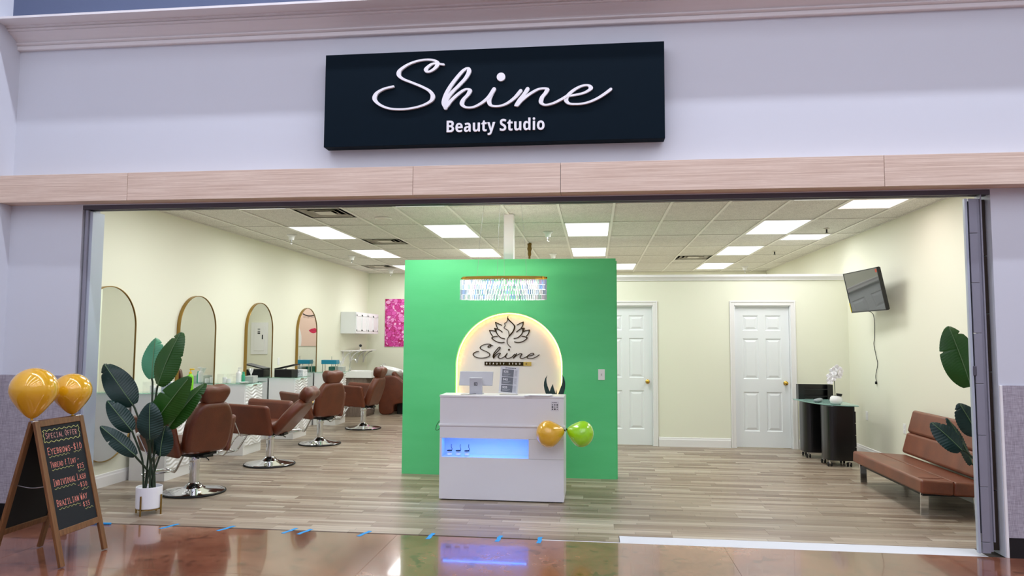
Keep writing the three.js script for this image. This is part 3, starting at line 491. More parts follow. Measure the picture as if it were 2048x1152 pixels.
{ // logo on the arch
  const l = thing('wall_logo', 'dark gold lotus and script logo on the white arch', 'logo', [-0.985, 1.45, GZ - GT + 0.07]);
  const LOTUS = {
    face: [[-10, 353], [-13, 331], [-22, 292], [-49, 271], [-42, 250], [-54, 220], [-27, 205], [-6, 187], [2, 157], [4, 128], [-13, 98], [-19, 71], [-11, 38], [7, 14], [25, 0]],
    hair: [[-13, 331], [9, 304], [42, 274], [66, 244], [66, 217], [51, 181], [27, 149], [4, 125]],
    a1: [[-82, 251], [-118, 268], [-154, 284]], a1b: [[-154, 284], [-145, 252], [-130, 217]], a2: [[-74, 172], [-105, 196], [-136, 209], [-165, 215]], a2b: [[-165, 215], [-157, 193]], a3: [[-46, 95], [-87, 106], [-123, 136], [-145, 175], [-148, 205]],
    a4: [[-151, 181], [-190, 189], [-223, 191]], a4b: [[-223, 191], [-208, 157], [-187, 124]], a5: [[-51, 55], [-86, 50], [-135, 60], [-174, 82], [-198, 105]], a5b: [[-198, 105], [-171, 118], [-132, 124]],
    b1: [[96, 253], [129, 272], [168, 289]], b1b: [[168, 289], [164, 253], [144, 218]], b2: [[90, 174], [123, 200], [150, 215], [180, 218]], b2b: [[180, 218], [174, 191]], b3: [[62, 99], [100, 107], [136, 134], [159, 167], [162, 208]],
    b4: [[168, 177], [201, 191], [240, 198]], b4b: [[240, 198], [231, 161], [205, 126]], b5: [[67, 61], [100, 54], [148, 60], [190, 81], [217, 108]], b5b: [[217, 108], [184, 121], [151, 128]],
  };
  for (const [k, p] of Object.entries(LOTUS)) part(l, k === 'face' ? 'lotus_stem' : 'lotus_petal', [ribbon(p, 0.001, k === 'face' ? 0.006 : 0.009, k === 'hair' ? 0.016 : k === 'face' ? 0.007 : 0.011, 0.008)], M.black_gold_mirror);
  for (const p of Object.values(SCRIPT)) part(l, 'script_letter', [ribbon(p, 0.000405, 0.0065, 0.011, 0.008).translate(-0.026, -0.092, 0)], M.black_gold_mirror);
  part(l, 'letter_dot', [new THREE.CylinderGeometry(0.011, 0.011, 0.008, 20).rotateX(Math.PI / 2).translate(-0.026 + 0.031, -0.092 + 0.062, 0.004)], M.black_gold_mirror);
  const bar = part(l, 'name_bar', [bx(-0.278, 0.262, -0.212, -0.168, 0, 0.008, 0.001, 1)], M.black_gold_mirror);
  part(bar, 'gold_end', [bx(0.172, 0.2625, -0.2122, -0.1678, 0, 0.0084)], M.gold_satin, 'bright gold right end');
  let x = 0; const txt = 'BEAUTY STUDIO', sz = 0.02, ls = []; for (const ch of txt) { const w = font.data.glyphs[ch].ha * sz / font.data.resolution; if (ch !== ' ') ls.push([ch, x]); x += w + 0.021; }
  ls.forEach(([ch, a], i) => part(bar, 'letter', [new TextGeometry(ch, { font, size: sz, depth: 0.002, curveSegments: 4, bevelEnabled: false }).translate(-0.262 + a * 0.5 / x, -0.2, 0.008)], i > 9 ? M.black_metal : M.arch_white));
}
{ // light switch on green wall
  const s = thing('light_switch', 'white light switch on the green wall', 'switch', [0.072, 1.15, GZ]);
  part(s, 'cover_plate', [bx(-0.037, 0.037, -0.06, 0.06, 0, 0.006, 0.003)], M.plastic_white); part(s, 'toggle', [bx(-0.005, 0.005, -0.012, 0.012, 0.006, 0.014, 0.002)], M.box_grey);
}
{ // payment terminal
  const t = thing('payment_terminal', 'white tablet payment stand on the reception desk', 'terminal', [-1.165, 0.998, -1.41]);
  part(t, 'stand', [at(bx(-0.065, 0.065, 0, 0.165, -0.012, 0.012, 0.01), 0, 0, 0, 0.1, 0, 0), bx(-0.065, 0.065, 0, 0.012, -0.1, 0.012, 0.004)], M.silver_plastic);
  part(t, 'tablet', [at(bx(-0.17, 0.165, -0.075, 0.075, -0.007, 0.007, 0.006), 0, 0.152, -0.02, -0.42, 0, 0)], M.silver_plastic);
  const lg = extrude((() => { const s = new THREE.Shape(); s.absarc(0.011, 0.011, 0.005, 0, Math.PI / 2); s.absarc(-0.011, 0.011, 0.005, Math.PI / 2, Math.PI); s.absarc(-0.011, -0.011, 0.005, Math.PI, Math.PI * 1.5); s.absarc(0.011, -0.011, 0.005, Math.PI * 1.5, Math.PI * 2); s.closePath(); const h = new THREE.Path(); h.moveTo(-0.0115, -0.0115); h.lineTo(-0.0115, 0.0115); h.lineTo(0.0115, 0.0115); h.lineTo(0.0115, -0.0115); h.closePath(); s.holes.push(h); return s; })(), 0.001);
  part(t, 'emblem', [at(join([lg, bx(-0.004, 0.004, -0.004, 0.004, 0, 0.001)]), 0, 0.1, 0.0228, 0.1, 0, 0)], M.black_metal, 'black rounded square emblem');
  part(t, 'cable', [tube([[0.02, 0.004, -0.01], [-0.05, 0.003, 0.06], [-0.1, 0.003, 0.05], [-0.14, 0.003, 0.075]], 0.0025, 24, 6)], M.black_rubber);
}
{ // price sheet
  const tex = canvasTex(360, 512, (c, w, h) => {
    c.fillStyle = '#e4e6ea'; c.fillRect(0, 0, w, h); c.fillStyle = '#2d3036'; [[92, 40], [138, 62], [206, 50], [262, 34]].forEach(([x, l]) => c.fillRect(x, 20, l, 13));
    const y = [52, 200, 350]; ['$25', '$45', '$35'].forEach((t, i) => { c.fillStyle = '#6c7178'; c.fillRect(40, y[i], 220, 138); c.fillStyle = '#d4d7dc'; c.fillRect(268, y[i], 66, 138); c.fillStyle = '#f5f6f8'; c.font = 'bold 58px sans-serif'; c.fillText(t, 62, y[i] + 66); c.fillStyle = '#c9ccd2'; for (let k = 0; k < 3; k++) c.fillRect(62, y[i] + 84 + k * 14, 150 - k * 26, 5); c.fillStyle = '#8a8f97'; for (let k = 0; k < 6; k++) c.fillRect(278, y[i] + 18 + k * 18, 44, 4); });
  });
  tex.userData = {};
  const t = thing('price_sheet', 'grey price sheet in a clear stand on the desk', 'price sheet', [-0.84, 0.998, -1.42], 0.06);
  part(t, 'sheet', [at(new THREE.PlaneGeometry(0.185, 0.262), 0, 0.14, 0.0, -0.12, 0, -0.07)], new THREE.MeshStandardMaterial({ map: tex, roughness: 0.6, side: THREE.DoubleSide, name: 'price_print' }));
  part(t, 'acrylic_holder', [at(bx(-0.098, 0.098, 0, 0.275, 0.003, 0.005), 0, 0.006, 0.016, -0.12, 0, -0.07), bx(-0.09, 0.09, 0, 0.004, -0.04, 0.06)], M.glass_clear);
  part(t, 'pen', [rod([-0.1, 0.03, 0.055], [0.07, 0.012, 0.06], 0.004)], M.plastic_white);
}
{ const t = thing('brochure_stack', 'loose white brochures overhanging the desk top', 'brochures', [-0.54, 0.998, -1.32]); [[0.13, 0.13, 0, 0.004, 0.05], [0.13, 0.12, 0.0042, 0.0088, -0.04], [0.1, 0.13, 0.009, 0.012, 0.1]].forEach(([a, b, y0, y1, r]) => part(t, 'brochure', [at(bx(-a, b, y0, y1, -0.09, 0.085), 0, 0, 0, 0, r, 0)], M.paper)); }
{ // snake plant behind the desk top
  const t = thing('snake_plant', 'small snake plant at the right end of the desk', 'plant', [-0.40, 0.75, -1.68]);
  part(t, 'pot', [lathe([[0, 0], [0.05, 0], [0.06, 0.09], [0.055, 0.09], [0.052, 0.08], [0, 0.08]], 24)], M.pot_white);
  const blade = (a, lean, h, w) => { const pos = [], n = 10, idx = []; for (let i = 0; i <= n; i++) { const u = i / n, hw = w * Math.sin(Math.PI * (0.18 + 0.82 * u)) , y = 0.07 + h * u, x = lean * Math.pow(u, 1.3) - lean * 0.6 * Math.pow(u, 4); for (const k of [-1, 0, 1]) pos.push(x + k * hw, y, k === 0 ? 0.012 * (1 - u) : 0); } for (let i = 0; i < n; i++) for (let k = 0; k < 2; k++) { const q = i * 3 + k; idx.push(q, q + 1, q + 4, q, q + 4, q + 3); } const g = new THREE.BufferGeometry(); g.setAttribute('position', new THREE.BufferAttribute(new Float32Array(pos), 3)); g.setIndex(idx); g.computeVertexNormals(); g.rotateY(a); return g; };
  for (const [a, l, h, w] of [[0, -0.2, 0.36, 0.026], [0.1, 0.17, 0.37, 0.028], [-0.1, -0.06, 0.27, 0.04], [1.2, 0.05, 0.22, 0.03]]) part(t, 'blade', [blade(a, l, h, w)], M.leaf_teal);
}
// balloons
function balloon(name, label, mat, pos, rx, ry, aim, knotMat, group) {   // aim: direction of the neck
  const t = thing(name, label, 'balloon', pos, 0, group), pts = []; const n = 26;
  for (let i = 0; i <= n; i++) { const a = Math.PI * i / n, y = Math.cos(a), r = Math.sin(a); let R = rx * r, Y = ry * y; if (y < 0) { Y = ry * y * (1 + 0.3 * y * y); R = rx * r * (1 - 0.3 * y * y); } pts.push([Math.max(R, 0.0001), Y]); }
  const g = lathe(pts.reverse(), 40), kn = lathe([[0.0001, -ry * 1.295], [0.011, -ry * 1.28], [0.006, -ry * 1.315], [0.016, -ry * 1.37], [0.0001, -ry * 1.36]].reverse(), 14);
  const q = new THREE.Quaternion().setFromUnitVectors(V(0, -1, 0), V(...aim).normalize()); g.applyQuaternion(q); kn.applyQuaternion(q);
  part(t, 'balloon_skin', [g], mat); part(t, 'knot', [kn], knotMat ?? mat); return t;
}
balloon('balloon', 'bronze gold balloon on the front of the desk', M.balloon_bronze, [-0.43, 0.664, -1.11], 0.127, 0.116, [1, 0.22, -0.1], M.black_rubber);
balloon('balloon', 'lime green balloon beside the desk', M.balloon_lime, [-0.125, 0.664, -1.16], 0.123, 0.110, [-0.9, 0.25, 0.05], M.black_rubber);
// three little scent bottles in the niche
{
  const base = [-1.408, -1.322, -1.236], lab = ['little glass scent bottle, leftmost in the blue niche', 'little glass scent bottle, middle of three in the niche', 'little glass scent bottle nearest the empty niche side']; let first;
  base.forEach((x, i) => {
    if (!first) {
      first = thing('scent_bottle', lab[0], 'bottle', [x, 0.4085, -1.33], 0, 'scent bottles in the niche');
      part(first, 'bottle_body', [lathe([[0, 0], [0.022, 0], [0.024, 0.004], [0.024, 0.035], [0.016, 0.042], [0.016, 0.05]], 20)], M.glass_clear);
      part(first, 'bottle_label', [cyl(0.0245, 0.0245, 0.022, 0, 0.008, 0, 20)], M.paper); part(first, 'bottle_cap', [cyl(0.026, 0.024, 0.008, 0, 0.045, 0, 16)], M.black_metal);
      part(first, 'reed', [tube([[0.008, 0.05, 0], [0.026, 0.06, 0], [0.018, 0.085, 0], [0.02, 0.11, 0]], 0.0025, 20, 6)], M.black_metal);
    } else copyOf(first, [x, 0.4085, -1.33], i * 0.3, lab[i]);
  });
}
{ // chandelier
  const cx = -0.965, cz = -1.9, y0 = 1.962, y1 = 2.2, A = 0.455, B = 0.13, t = thing('chandelier', 'oval crystal chandelier hanging in front of the green wall', 'chandelier', [cx, 0, cz]);
  const P = 2 * (Math.PI * (3 * (A + B) - Math.sqrt((3 * A + B) * (A + 3 * B)))) / 2, oval = (r, y0_, y1_) => { const s = new THREE.Shape(); s.absellipse(0, 0, A + r, B + r, 0, 7, false); const h = new THREE.Path(); h.absellipse(0, 0, A - r, B - r, 0, 7, true); s.holes.push(h); return extrude(s, y1_ - y0_, 0, 1, 48).rotateX(-Math.PI / 2).translate(0, y0_, 0); };
  part(t, 'top_ring', [oval(0.012, y1 - 0.024, y1)], M.brass_polished); part(t, 'cross_bar', [bx(-A, A, y1 - 0.02, y1 - 0.01, -0.01, 0.01), bx(-0.01, 0.01, y1 - 0.02, y1 - 0.01, -B, B)], M.brass_polished);
  const prism = (w, h) => { const g = new THREE.CylinderGeometry(w, w, h, 6, 1); return g.toNonIndexed(); }, list = [], N = 96, tintsC = [[1, 1, 1], [0.95, 0.98, 1], [0.6, 0.78, 1], [0.75, 0.85, 0.92], [0.85, 0.78, 0.92], [0.55, 0.66, 0.76], [0.68, 0.86, 0.8], [1, 1, 1], [0.9, 0.94, 1]];
  for (let i = 0; i < N; i++) for (let r = 0; r < 4; r++) { const a = 2 * Math.PI * (i + (r % 2) * 0.5) / N, x = A * Math.cos(a), z = B * Math.sin(a); const g = prism(0.0098, 0.05); g.rotateY(rr(0, 6)); g.rotateZ(rr(-0.05, 0.05)); g.translate(x, y1 - 0.06 - r * 0.053, z); const n = g.attributes.position.count, q = tintsC[Math.floor(rnd() * tintsC.length)], col = new Float32Array(n * 3); for (let k = 0; k < n; k++) { col[k * 3] = q[0]; col[k * 3 + 1] = q[1]; col[k * 3 + 2] = q[2]; } plain(g).setAttribute('color', new THREE.BufferAttribute(col, 3)); list.push(g); }
  const cr = part(t, 'crystal_curtain', mergeGeometries(list), M.crystal, 'sparkling rows of clear crystal rods'); cr.userData.kind = 'stuff';
  const bulbs = []; for (let i = 0; i < 6; i++) { const x = -0.34 + i * 0.136; const b = part(t, 'bulb_light', [new THREE.SphereGeometry(0.02, 14, 10).translate(x, y1 - 0.07, 0)], M.tube_glow); pointLight('chandelier_bulb_light', 0xfff6e8, LUX.crystal, [cx + x, y1 - 0.07, cz], 1); }
  for (const [x, z] of [[-0.28, 0], [-0.05, 0.1], [0, -0.08], [0.25, 0]]) part(t, 'cable', [tube([[x, y1, z], [x * 0.9, (y1 + CH) / 2, z * 0.6], [x * 0.75, CH - 0.02, z * 0.4]], 0.0013, 12, 5)], M.brushed_steel);
  part(t, 'ceiling_canopy', [bx(-0.24, 0.24, CH - 0.026, CH - 0.006, -0.05, 0.05, 0.004)], M.chrome);
}

// ================================================================= STYLING STATIONS
// arched mirrors
{
  const zs = [-1.318, -2.99, -4.69, -6.487], lab = ['arched brass mirror nearest the shop front', 'arched brass mirror behind the tall leaf tips', 'arched brass mirror reflecting the breaker panel', 'rearmost arched brass mirror reflecting a face poster']; let first;
  const w = 0.42, top = 2.072, bot = 0.262, spring = top - w;
  zs.forEach((z, i) => {
    if (first) return copyOf(first, [LX, 0, z], Math.PI / 2, lab[i]);
    first = thing('arched_mirror', lab[0], 'mirror', [LX, 0, z], Math.PI / 2, 'arched wall mirrors');
    const outline = (r) => { const s = new THREE.Shape(), a = w - r; s.absarc(0, spring, a, 0, Math.PI); s.absarc(0, bot + w, a, Math.PI, 2 * Math.PI); s.closePath(); return s; };
    const fr = outline(0); fr.holes.push(new THREE.Path(outline(0.009).getPoints(48))); part(first, 'frame', [extrude(fr, 0.046, 0.0015, 1, 48)], M.gold); part(first, 'mirror_glass', [extrude(outline(0.008), 0.034, 0, 1, 48).translate(0, 0, 0.003)], M.mirror);
  });
}
// vanities
const VY = 0.94;
function waveFront(w, h, ph) { // carved wavy drawer front in the plane x = 0, facing +x
  const g = new THREE.PlaneGeometry(w, h, 36, 28), p = g.attributes.position;
  for (let i = 0; i < p.count; i++) { const u = p.getX(i), v = p.getY(i), q = v / 0.042 + 0.55 * Math.sin(u * 22 + ph + 1.2 * Math.sin(v * 9)) + 0.35 * Math.sin(u * 9 + ph * 2), s = q - Math.floor(q), b = Math.min(1, Math.min(w / 2 - Math.abs(u), h / 2 - Math.abs(v)) / 0.008); p.setZ(i, b * (0.004 + 0.011 * (s < 0.75 ? s / 0.75 : (1 - s) / 0.25))); }
  g.computeVertexNormals(); return g.rotateY(Math.PI / 2);
}
function vanity(label, z0) {
  const D = 0.41, W = 0.50, t = thing('vanity_cabinet', label, 'cabinet', [LX + 0.05, 0, z0], 0, 'white vanity cabinets between the mirrors');
  part(t, 'body', [bx(0, D, 0.0, 0.93, -W, 0, 0.002, 1)], M.white_gloss);
  const dh = [[0.105, 0.375], [0.38, 0.65], [0.655, 0.925]];
  dh.forEach(([a, b], i) => {
    const dr = part(t, 'drawer', [waveFront(W - 0.03, b - a - 0.004, i * 1.7).translate(D + 0.003, (a + b) / 2, -W / 2), bx(D, D + 0.004, a + 0.002, b - 0.002, -W + 0.015, -0.015)], M.white_gloss);
    if (i === 2) part(dr, 'pull', [bx(D + 0.014, D + 0.026, b - 0.022, b - 0.01, -W / 2 - 0.05, -W / 2 + 0.05, 0.004)], M.gold, 'small bronze drawer pull');
  });
  part(t, 'glass_top', [bx(0.0, D + 0.05, 0.932, 0.94, -W - 0.03, 0.03, 0.002, 1)], M.glass_top, 'clear greenish glass top'); return t;
}
vanity('white wavy front vanity cabinet behind the tall plant', -1.70); vanity('white wavy front vanity cabinet beside the second chair', -3.43); vanity('white wavy front vanity cabinet carrying the black case', -5.0); vanity('rearmost white wavy front vanity cabinet near the sink', -6.80);
// styling chairs
function arm(side) { // padded slab leaning outwards, top rolled
  const g = new RoundedBoxGeometry(0.59, 0.36, 0.085, 4, 0.04), p = g.attributes.position;
  for (let i = 0; i < p.count; i++) { const x = p.getX(i), y = p.getY(i), z = p.getZ(i), u = (y + 0.18) / 0.36; p.setZ(i, z * (0.75 + 0.4 * u) + side * 0.085 * u * u); p.setX(i, x + (x < 0 ? -0.03 * u : -0.03 * u)); p.setY(i, y - 0.03 * (x / 0.55)); }
  g.computeVertexNormals(); return g.translate(-0.135, 0.575, side * 0.285);
}
function stylingChair(label, pos, turn, recline, seatTurnLabel) {
  const c = thing('styling_chair', label, 'chair', pos, 0, 'brown leather styling chairs');
  part(c, 'base_rim', [lathe([[0.0, 0.0], [0.30, 0], [0.306, 0.006], [0.304, 0.016], [0.292, 0.018]], 48)], M.black_rubber);
  part(c, 'base_plate', [lathe([[0.293, 0.0175], [0.28, 0.024], [0.2, 0.036], [0.12, 0.05], [0.085, 0.062], [0.075, 0.078], [0.06, 0.085], [0.05, 0.1]], 48)], M.chrome);
  const col = part(c, 'column', [lathe([[0.046, 0.08], [0.046, 0.30], [0.053, 0.302], [0.053, 0.345], [0.05, 0.35], [0.05, 0.375], [0, 0.375]], 32)], M.chrome);
  part(col, 'pump_lever', [at(tube([[0.05, 0.335, 0.0], [0.09, 0.35, 0.0], [0.14, 0.352, -0.01], [0.19, 0.33, -0.015]], 0.007, 20, 8), 0, 0, 0, 0, turn, 0)], M.chrome);
  const S = new THREE.Matrix4().makeRotationY(turn), put = (n, gs, m) => { const g = join(gs); g.applyMatrix4(S); return part(c, n, g, m); };
  put('seat_plate', [bx(-0.2, 0.14, 0.372, 0.4, -0.15, 0.15, 0.006), bx(0.02, 0.2, 0.36, 0.39, -0.06, 0.06, 0.006), rod([0.14, 0.375, 0.1], [0.2, 0.372, 0.12], 0.012)], M.black_metal);
  put('seat', [metres(bx(-0.41, 0.12, 0.40, 0.53, -0.25, 0.25, 0.05, 4))], M.leather);
  for (const s of [-1, 1]) put('armrest', [metres(arm(s))], M.leather);
  const bs = smoothShape([[-0.2, 0], [0, -0.012], [0.2, 0], [0.245, 0.06], [0.258, 0.2], [0.245, 0.33], [0.19, 0.45], [0.12, 0.5], [0, 0.505], [-0.12, 0.5], [-0.19, 0.45], [-0.245, 0.33], [-0.258, 0.2], [-0.245, 0.06]]);
  const B = new THREE.Matrix4().makeTranslation(0.10, 0.425, 0).multiply(new THREE.Matrix4().makeRotationZ(-recline));
  const back = extrude(bs, 0.12, 0.045, 5).rotateY(Math.PI / 2).translate(-0.03, 0, 0); put('backrest', [metres(toCreasedNormals(back.applyMatrix4(B), 1.2))], M.leather);
  const hs = smoothShape([[-0.1, -0.08], [0, -0.088], [0.1, -0.08], [0.15, -0.02], [0.168, 0.04], [0.14, 0.092], [0.07, 0.098], [0, 0.09], [-0.07, 0.098], [-0.14, 0.092], [-0.168, 0.04], [-0.15, -0.02]]);
  const head = extrude(hs, 0.15, 0.05, 6).rotateY(Math.PI / 2).translate(-0.075, 0.565, 0); put('headrest', [metres(toCreasedNormals(head.applyMatrix4(B), 1.2))], M.leather);
  const br = rod([0.03, 0.42, 0], [0.03, 0.56, 0], 0.012).applyMatrix4(B); put('headrest_post', [br], M.chrome);
  put('footrest', [tube([[-0.2, 0.385, 0.16], [-0.30, 0.38, 0.16], [-0.36, 0.34, 0.16], [-0.49, 0.15, 0.16], [-0.54, 0.13, 0.16], [-0.605, 0.15, 0.13], [-0.61, 0.15, -0.13], [-0.54, 0.13, -0.16], [-0.49, 0.15, -0.16], [-0.36, 0.34, -0.16], [-0.30, 0.38, -0.16], [-0.2, 0.385, -0.16]], 0.0125, 90, 10), tube([[-0.49, 0.15, 0.16], [-0.42, 0.16, 0], [-0.49, 0.15, -0.16]], 0.008, 20, 8)], M.chrome);
  const lv = put('recline_lever', [rod([-0.2, 0.385, 0.37], [-0.26, 0.6, 0.44], 0.0065), rod([-0.2, 0.385, 0.37], [-0.1, 0.385, 0.14], 0.0065)], M.chrome);
  const kn = new THREE.SphereGeometry(0.019, 16, 12).translate(-0.26, 0.605, 0.442).applyMatrix4(S); part(lv, 'lever_knob', [kn], M.plastic_white); return c;
}
stylingChair('brown leather salon chair behind the potted plant, back turned', [-3.985, 0, -1.25], -0.38, 0.24);
stylingChair('brown leather salon chair reclined furthest, seen from the side', [-3.955, 0, -2.87], 0.02, 0.72);
stylingChair('brown leather salon chair third from the front, back turned', [-4.01, 0, -4.62], -0.45, 0.24);
stylingChair('rearmost brown leather salon chair beside the wash unit', [-3.965, 0, -6.47], -0.1, 0.34);

// things on the vanities
function tissueBox(label, mat, pos, turn) { const t = thing('tissue_box', label, 'tissue box', pos, turn); part(t, 'carton', [bx(-0.06, 0.06, 0, 0.085, -0.115, 0.115, 0.003, 1)], mat); const g = new THREE.ConeGeometry(0.055, 0.1, 9, 4, true), p = g.attributes.position; for (let i = 0; i < p.count; i++) { const y = p.getY(i), k = 1 + 0.35 * Math.sin(i * 2.4); p.setX(i, p.getX(i) * k * 0.6 + 0.02 * (y + 0.05) * 6 * 0.1); p.setZ(i, p.getZ(i) * k); } g.computeVertexNormals(); g.rotateZ(Math.PI); part(t, 'tissue_sheet', [g.translate(0, 0.135, 0)], M.tissue); return t; }
function acrylicBox(label, pos, s = 1) { const t = thing('acrylic_box', label, 'organizer', pos); const w = 0.09 * s, h = 0.12 * s; part(t, 'acrylic_case', [bx(-w, w, 0, 0.004, -w, w), bx(-w, -w + 0.003, 0, h, -w, w), bx(w - 0.003, w, 0, h, -w, w), bx(-w, w, 0, h, -w, -w + 0.003), bx(-w, w, 0, h, w - 0.003, w)], M.glass_clear); part(t, 'cotton_pads', [cyl(0.028, 0.028, 0.07 * s, -0.03, 0.004, 0, 16), cyl(0.028, 0.028, 0.05 * s, 0.035, 0.004, 0.01, 16)], M.tissue); return t; }
function pumpBottle(label, body, pump, pos, h = 0.17, r = 0.03) { const t = thing('pump_bottle', label, 'bottle', pos); part(t, 'bottle_body', [lathe([[0, 0], [r, 0], [r * 1.03, 0.01], [r * 1.03, h * 0.62], [r * 0.8, h * 0.72], [r * 0.4, h * 0.76], [r * 0.4, h * 0.8], [0, h * 0.8]], 24)], body); part(t, 'pump', [cyl(r * 0.45, r * 0.45, h * 0.07, 0, h * 0.8, 0, 14), cyl(0.005, 0.005, h * 0.12, 0, h * 0.86, 0, 10), bx(-0.008, 0.045, h * 0.97, h * 1.03, -0.008, 0.008, 0.003)], pump); return t; }
acrylicBox('clear acrylic organizer on the first vanity', [-4.78, VY, -1.78]);
{ const t = thing('striped_box', 'blue and white striped box on the first vanity', 'box', [-4.68, VY, -1.93]); const tex = canvasTex(256, 64, (c, w, h) => { c.fillStyle = '#eef0f5'; c.fillRect(0, 0, w, h); c.fillStyle = '#6b7aa3'; for (let i = 0; i < 14; i++) c.fillRect(i * 19, 0, 9, h); }); part(t, 'carton', [bx(-0.09, 0.09, 0, 0.1, -0.06, 0.06, 0.002, 1)], new THREE.MeshStandardMaterial({ map: tex, roughness: 0.7, name: 'striped_print' })); part(t, 'lid', [bx(-0.092, 0.092, 0.1, 0.106, -0.062, 0.062)], M.paper); }
pumpBottle('lime green pump bottle with a yellow top', M.plastic_lime, M.plastic_yellow, [-4.58, VY, -2.12], 0.24, 0.036);
acrylicBox('clear acrylic organizer at the left of the second vanity', [-4.89, VY, -3.52]);
pumpBottle('white spray bottle on the second vanity', M.plastic_white, M.plastic_white, [-4.74, VY, -3.55], 0.2, 0.032);
{ const t = thing('green_bottle', 'clear green bottle in front of the tissue box', 'bottle', [-4.69, VY, -3.58]); part(t, 'bottle_body', [lathe([[0, 0], [0.022, 0], [0.023, 0.1], [0.016, 0.115], [0.014, 0.125], [0, 0.125]], 20)], M.plastic_green); part(t, 'bottle_cap', [cyl(0.016, 0.016, 0.022, 0, 0.125, 0, 16)], M.plastic_green); }
tissueBox('grey tissue box on the second vanity', M.box_grey, [-4.66, VY, -3.74], 0.2);
single('white_tray', [lathe([[0, 0.002], [0.05, 0.002], [0.06, 0.018], [0.062, 0.018], [0.052, 0], [0, 0]].map(a => a), 24)], M.plastic_white, 'small white dish beside the spray bottle', 'dish', [-4.62, VY, -3.47]);
{ const t = thing('equipment_case', 'open black case on the third vanity', 'case', [-4.78, VY, -5.13]); part(t, 'case_body', [bx(-0.14, 0.14, 0, 0.115, -0.12, 0.12, 0.008)], M.black_metal); part(t, 'case_lid', [at(bx(0, 0.33, 0, 0.018, -0.12, 0.12, 0.006), -0.14, 0.115, 0, 0, 0, 0.22)], M.black_metal); }
{ const t = thing('marble_box', 'white marble patterned box beside the black case', 'box', [-4.66, VY, -5.39]); const tex = canvasTex(256, 256, (c, w, h) => { c.fillStyle = '#eceef2'; c.fillRect(0, 0, w, h); c.strokeStyle = '#5d6472'; for (let i = 0; i < 14; i++) { c.lineWidth = 1 + (i % 3) * 1.5; c.beginPath(); let x = hash(i, 1, 1) * w, y = hash(i, 2, 1) * h; c.moveTo(x, y); for (let k = 0; k < 5; k++) { x += (hash(i, k, 4) - 0.3) * 50; y += (hash(i, k, 6) - 0.5) * 60; c.lineTo(x, y); } c.stroke(); } }); part(t, 'carton', [bx(-0.08, 0.08, 0, 0.105, -0.09, 0.09, 0.004)], new THREE.MeshStandardMaterial({ map: tex, roughness: 0.35, name: 'marble_print' })); part(t, 'lid_band', [bx(-0.081, 0.081, 0.075, 0.077, -0.091, 0.091)], M.box_grey); }
{ const t = thing('teal_rack', 'teal tray rack on the rearmost vanity', 'rack', [-4.76, VY, -6.95]); part(t, 'tray', [bx(-0.14, 0.14, 0.14, 0.215, -0.08, 0.08, 0.005)], M.plastic_teal); for (const [x, z] of [[-0.12, -0.06], [0.12, -0.06], [-0.12, 0.06], [0.12, 0.06]]) part(t, 'leg', [rod([x, 0, z], [x, 0.14, z], 0.008)], M.chrome); part(t, 'handle', [rod([0.05, 0.1, 0.07], [0.05, 0.28, 0.07], 0.006)], M.chrome); part(t, 'backing_plate', [bx(-0.12, 0.12, 0, 0.14, -0.075, -0.072)], M.glass_clear); }
tissueBox('pale grey tissue box on the rearmost vanity', M.box_grey, [-4.64, VY, -7.17], 0.1);
tissueBox('dark green tissue box nearest the tap', M.box_green, [-4.80, VY, -7.22], 0.1);
// sockets and round gadgets on the left wall
function plate(label, category, pos, turn, kind) { const s = thing(kind, label, category, pos, turn); part(s, 'cover_plate', [bx(-0.036, 0.036, -0.058, 0.058, 0, 0.006, 0.003)], M.plastic_white); for (const y of [-0.022, 0.022]) part(s, 'socket_face', [bx(-0.016, 0.016, y - 0.014, y + 0.014, 0.006, 0.008, 0.003)], M.plastic_white); return s; }
plate('white wall socket between the third and fourth mirrors', 'socket', [LX, 1.17, -5.42], Math.PI / 2, 'wall_socket');
plate('white wall socket above the sofa end', 'socket', [RX, 0.52, -3.33], -Math.PI / 2, 'wall_socket');
plate('white wall socket right of the manicure table', 'socket', [RX, 0.55, -4.5], -Math.PI / 2, 'wall_socket');
function camGadget(label, pos, turn) { const t = thing('camera_gadget', label, 'camera', pos, turn); part(t, 'foot', [cyl(0.03, 0.026, 0.012, 0, 0, 0, 20), cyl(0.009, 0.009, 0.05, 0, 0.012, 0, 12)], M.plastic_white); part(t, 'body', [new THREE.SphereGeometry(0.034, 20, 14).translate(0, 0.09, 0)], M.plastic_white); part(t, 'lens', [lathe([[0, 0.012], [0.024, 0.008], [0.029, 0], [0, 0]].map(([a, b]) => [a, b]), 24).rotateX(Math.PI / 2).translate(0, 0.09, 0.027)], M.black_lacquer); }
camGadget('small white camera with a black lens on the third vanity', [-4.93, VY, -5.42], 0.9);
